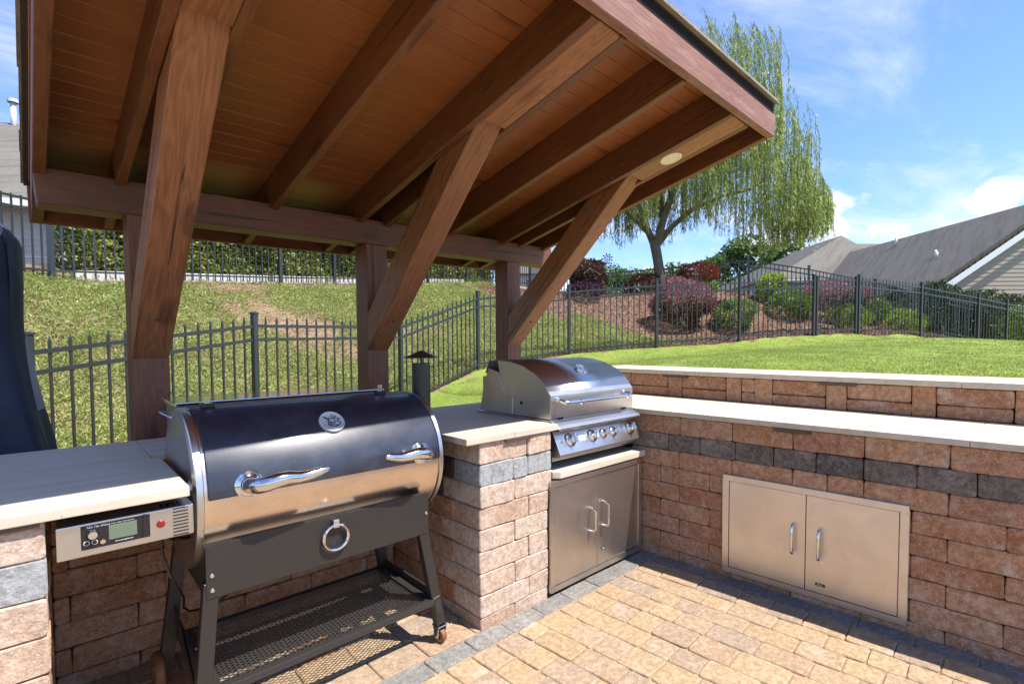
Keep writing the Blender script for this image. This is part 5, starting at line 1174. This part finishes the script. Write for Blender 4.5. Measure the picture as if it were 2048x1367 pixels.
# ================================================================ FAR TREES
def tree(c, h, r, label, seed, mat=tree_m, nl=2600, size=.35, trunk=.28, group='trees beyond the garden', name='broadleaf_tree'):
    rg = np.random.RandomState(seed); x, y, z = c; o = thing(name, c, label, 'tree', group); m = MB()
    m.tube([(x, y, z - .3), (x + .1, y, z + h * .3), (x, y + .1, z + h * .6)], [trunk, trunk * .7, trunk * .35], 8)
    cs = []
    for k in range(9):
        a = rg.uniform(0, 6.28); rr_ = rg.uniform(.2, .75) * r; cz_ = z + h * rg.uniform(.42, .9); cs.append((x + math.cos(a) * rr_, y + math.sin(a) * rr_, cz_, r * rg.uniform(.28, .5)))
        m.tube([(x, y, z + h * rg.uniform(.25, .5)), (x + math.cos(a) * rr_ * .5, y + math.sin(a) * rr_ * .5, (z + h * .45 + cz_) / 2), cs[-1][:3]], [trunk * .4, trunk * .25, trunk * .08], 5)
    cs.append((x, y, z + h * .86, r * .4)); m.build('trunk', bark_m, o); P = []
    for (a, b, c_, q) in cs:
        n = nl // len(cs); d = rg.normal(size=(n, 3)); d /= np.linalg.norm(d, axis=1)[:, None]; P.append(np.array([a, b, c_]) + d * (q * rg.uniform(.35, 1.05, n) ** .6)[:, None] * np.array([1, 1, .72]))
    V, F = leaves(np.concatenate(P), size, .6, rng=rg); fastmesh('crown', V, F, mat, o); return o
def at(px, depth, lat=0):
    q = _f * depth + _r2 * ((px - 1024) / 1005.4 * depth); return q.x, q.y
TR = [(1345, 46, 8.6, 3.2, 0.2), (1400, 50, 9.2, 3.4, .2), (1445, 44, 9.3, 2.6, .2), (1500, 44, 11.2, 3.0, .2), (1555, 46, 11.0, 2.8, .1), (1600, 48, 9.8, 2.6, .1), (1240, 55, 8.6, 3.2, 1), (1275, 60, 9.2, 2.8, 1), (1205, 52, 7.8, 3.0, 1), (1160, 58, 8.6, 3.2, 1), (1520, 52, 9.0, 3.4, .1), (1455, 56, 8.8, 3.6, .1)]
TL = ['far tree glimpsed just right of the willow trunk', 'bushy far tree beyond the rust red shrub', 'far tree rising behind the hanging willow strands, centre right', 'tallest rounded far tree left of the grey hip roof', 'tall far tree touching the left end of the grey hip roof',
      'lower far tree half hidden by the grey hip roof', 'small far tree left of the willow trunk', 'slender far tree just left of the willow trunk', 'far tree low behind the garden spinner', 'far tree low behind the large maroon shrub', 'wide low far tree under the tallest one', 'wide low far tree behind the fence corner']
for i, ((px, dp, h_, r_, z0), lb) in enumerate(zip(TR, TL)):
    x, y = at(px, dp); tree((x, y, z0), h_, r_, lb, 100 + i, nl=3800, size=.30)

# ================================================================ HOUSES
RU = Vector((_r2.x, _r2.y, 0)).normalized(); FU = Vector((_f.x, _f.y, 0)).normalized()
def HP(lat, dep, z): q = RU * lat + FU * dep; return Vector((q.x, q.y, z))
def siding(parent, A, B, z0, zfun, mat, step=.127, nm='siding_board', maxn=60):
    """lapped boards on the vertical wall from A to B; zfun(t) limits the top (gables)"""
    d = (B - A); L = d.length; u = d / L; n = Vector((-u.y, u.x, 0)); k = 0; z = z0
    if n.dot(Vector((0, 0, 0)) - A) < 0: n = -n
    while k < maxn:
        ts = [t / 200 for t in range(201) if zfun(t / 200) > z + step * .6]
        if not ts: break
        a, b = A + d * ts[0], A + d * ts[-1]; m = MB(); P = []
        for zz, o in ((z, .020), (z + step, .006)):
            for q in (a, b): P += [(q.x + n.x * o, q.y + n.y * o, zz)]
        Q = [(a.x - n.x * .01, a.y - n.y * .01, z), (b.x - n.x * .01, b.y - n.y * .01, z), (a.x - n.x * .01, a.y - n.y * .01, z + step), (b.x - n.x * .01, b.y - n.y * .01, z + step)]
        m.add([P[0], P[1], P[3], P[2], Q[0], Q[1], Q[3], Q[2]], [(0, 1, 2, 3), (5, 4, 7, 6), (0, 4, 5, 1), (3, 2, 6, 7), (0, 3, 7, 4), (1, 5, 6, 2)])
        m.build(nm, mat, parent); z += step; k += 1
def pipe(parent, p, h, r=.05, mat=None): return MB().tube([p, (p[0], p[1], p[2] + h)], r, 10).build('vent_pipe', mat or trim_m, parent)
def slabroof(parent, quad, mat, th=.12, nm='roof'):
    q = [Vector(p) for p in quad]; n = (q[1] - q[0]).cross(q[-1] - q[0]).normalized(); n = n if n.z > 0 else -n; k = len(q)
    m = MB(); m.add([p for p in q] + [p - n * th for p in q], [tuple(range(k)), tuple(range(2 * k - 1, k - 1, -1))] + [(i, (i + 1) % k, k + (i + 1) % k, k + i) for i in range(k)]); return m.build(nm, mat, parent)
# near beige house, gable towards the garden
h1 = thing('gable_house', HP(21.550, 24, .9), 'beige sided house with long dark grey gable roof, at the right edge', 'house')
e1, ap_, e2 = HP(16.550, 20, 3.62), HP(21.600, 20, 7.0), HP(26.650, 20, 3.62); back = 14.0
MB().hexa([HP(16.900, 20.05, .4), HP(26.300, 20.05, .4), HP(26.300, 33.5, .4), HP(16.900, 33.5, .4), HP(16.900, 20.05, 3.45), HP(26.300, 20.05, 3.45), HP(26.300, 33.5, 3.45), HP(16.900, 33.5, 3.45)]).build('wall', siding_m, h1)
g = MB(); g.add([HP(16.750, 20.06, 3.4), HP(26.450, 20.06, 3.4), HP(21.600, 20.06, 6.78), HP(16.750, 20.3, 3.4), HP(26.450, 20.3, 3.4), HP(21.600, 20.3, 6.78)], [(0, 1, 2), (5, 4, 3), (0, 3, 4, 1), (1, 4, 5, 2), (2, 5, 3, 0)]); g.build('gable_wall', siding_m, h1)
A, B = HP(16.850, 20.04, 0), HP(26.350, 20.04, 0)
siding(h1, A, B, 1.7, lambda t: 3.4 + (1 - abs(2 * t - 1)) * 3.30, siding_m, .165, maxn=32)
r1_ = slabroof(h1, [HP(16.250, 19.7, 3.34), HP(21.600, 19.7, 7.02), HP(21.600, 34, 7.02), HP(16.250, 34, 3.34)], roof_dark)
slabroof(h1, [HP(26.950, 19.7, 3.34), HP(21.600, 19.7, 7.02), HP(21.600, 34, 7.02), HP(26.950, 34, 3.34)], roof_dark)
for (a, b), (c, d) in (((16.65, 3.24), (22.05, 6.94)), ((27.45, 3.24), (22.05, 6.94))):
    timber('rake_board', HP(a, 19.66, b), HP(c, 19.66, d), .05, .20, (0, 0, 1), trim_m, h1, bevel=0)
for lat, dp in ((21.3, 27.5), (19.2, 22.4), (19.0, 22.1), (18.1, 26.5)):
    z = 3.34 + (lat - 16.7) / 5.35 * 3.68; p = HP(lat - .45, dp, z); pipe(r1_, tuple(p), .45 if lat > 21 else .28, .06 if lat > 21 else .045)
# grey hip roofed house behind it
h2 = thing('hip_roof_house', HP(21, 34, 1.0), 'grey house with pale hip roof, behind the dark roofed beige house', 'house')
c = dict(FL=HP(15.4, 30, 5.05), FR=HP(21.3, 30, 5.05), BR=HP(24.5, 42, 5.05), BL=HP(15.4, 42, 5.05), A=HP(22.1, 34, 8.42), B=HP(22.1, 38, 8.42))
slabroof(h2, [c['FL'], c['FR'], HP(24.3, 30.0, 5.05), c['A']], roof_light); slabroof(h2, [c['FL'], c['A'], c['B'], c['BL']], roof_dark); slabroof(h2, [c['BL'], c['B'], c['BR']], roof_light)  # left hip plane takes the darker shingle, its shade put into the colour
slabroof(h2, [HP(22.6, 31.5, 5.9), HP(34, 31.5, 5.9), HP(34, 35, 8.06), HP(22.4, 35, 8.06)], roof_light)
slabroof(h2, [HP(34, 38.5, 5.9), HP(22.4, 38.5, 5.9), HP(22.4, 35, 8.06), HP(34, 35, 8.06)], roof_light)
MB().hexa([HP(15.8, 30.4, .2), HP(24, 30.4, .2), HP(24, 41.5, .2), HP(15.8, 41.5, .2), HP(15.8, 30.4, 5.0), HP(24, 30.4, 5.0), HP(24, 41.5, 5.0), HP(15.8, 41.5, 5.0)]).build('wall', siding2_m, h2)
timber('eave_board', HP(15.4, 29.95, 4.93), HP(24.3, 29.95, 4.93), .05, .18, (0, 0, 1), trim_m, h2, bevel=0)
for a, b in ((17.2, 18.1), (19.6, 20.6)):
    w_ = MB(); w_.hexa([HP(a, 30.36, 3.6), HP(b, 30.36, 3.6), HP(b, 30.42, 3.6), HP(a, 30.42, 3.6), HP(a, 30.36, 4.7), HP(b, 30.36, 4.7), HP(b, 30.42, 4.7), HP(a, 30.42, 4.7)]); wo_ = w_.build('window', trim_m, h2)
    w_ = MB(); w_.hexa([HP(a + .1, 30.34, 3.7), HP(b - .1, 30.34, 3.7), HP(b - .1, 30.36, 3.7), HP(a + .1, 30.36, 3.7), HP(a + .1, 30.34, 4.6), HP(b - .1, 30.34, 4.6), HP(b - .1, 30.36, 4.6), HP(a + .1, 30.36, 4.6)]); w_.build('pane', win_m, wo_)
# house at the upper left behind the hedge
h3 = thing('side_gabled_house', (-2.5, 17.5, 2.7), 'grey sided house with pale tan shingle roof, glimpsed at the upper left', 'house')
V3 = lambda x, y, z: Vector((x, y, z))
wa, wb = V3(-6.0, 17.9, 0), V3(.05, 15.03, 0); wu = (wb - wa).normalized(); wn_ = Vector((-wu.y, wu.x, 0))
m = MB(); q = [wa, wb, wb + wn_ * 9, wa + wn_ * 9]; m.hexa([(p.x, p.y, 2.0) for p in q] + [(p.x, p.y, 4.40) for p in q]); m.build('wall', siding2_m, h3)
siding(h3, V3(wa.x, wa.y, 0) - wn_ * .01, V3(wb.x, wb.y, 0) - wn_ * .01, 2.3, lambda t: 4.36, siding2_m, .129)
ov = wn_ * .45
slabroof(h3, [wa - ov + V3(0, 0, 4.36), wb + wu * .5 - ov + V3(0, 0, 4.36), wb + wu * .5 + wn_ * 5.2 + V3(0, 0, 7.86), wa + wn_ * 5.2 + V3(0, 0, 7.86)], roof_tan)
slabroof(h3, [wa + wn_ * 10.4 + V3(0, 0, 4.36), wb + wu * .5 + wn_ * 10.4 + V3(0, 0, 4.36), wb + wu * .5 + wn_ * 5.2 + V3(0, 0, 7.86), wa + wn_ * 5.2 + V3(0, 0, 7.86)], roof_tan)
timber('eave_gutter', wa - ov * 1.1 + V3(0, 0, 4.27), wb + wu * .55 - ov * 1.1 + V3(0, 0, 4.27), .10, .14, (0, 0, 1), trim_m, h3, bevel=0)
p = V3(-.552, 20.9, 0); pp = pipe(h3, (p.x, p.y, 7.4), 1.02, .07, kerb_m); MB().lathe([(.13, 0), (.13, .10), (0, .14)], (p.x, p.y, 8.40), (0, 0, 1), 12).build('vent_cap', kerb_m, pp)
h4 = thing('distant_house', HP(1.7, 40, 3), 'small pale distant house glimpsed between the right post and its brace', 'house')
MB().hexa([HP(.2, 40, 2), HP(2.6, 40, 2), HP(2.6, 46, 2), HP(.2, 46, 2), HP(.2, 40, 6.9), HP(2.6, 40, 6.9), HP(2.6, 46, 6.9), HP(.2, 46, 6.9)]).build('wall', siding2_m, h4)
slabroof(h4, [HP(-.1, 39.7, 6.8), HP(2.9, 39.7, 6.8), HP(2.9, 43, 8.1), HP(-.1, 43, 8.1)], roof_light)
MB().hexa([HP(1.2, 39.95, 5.0), HP(1.9, 39.95, 5.0), HP(1.9, 40.01, 5.0), HP(1.2, 40.01, 5.0), HP(1.2, 39.95, 6.3), HP(1.9, 39.95, 6.3), HP(1.9, 40.01, 6.3), HP(1.2, 40.01, 6.3)]).build('window', win_m, h4)
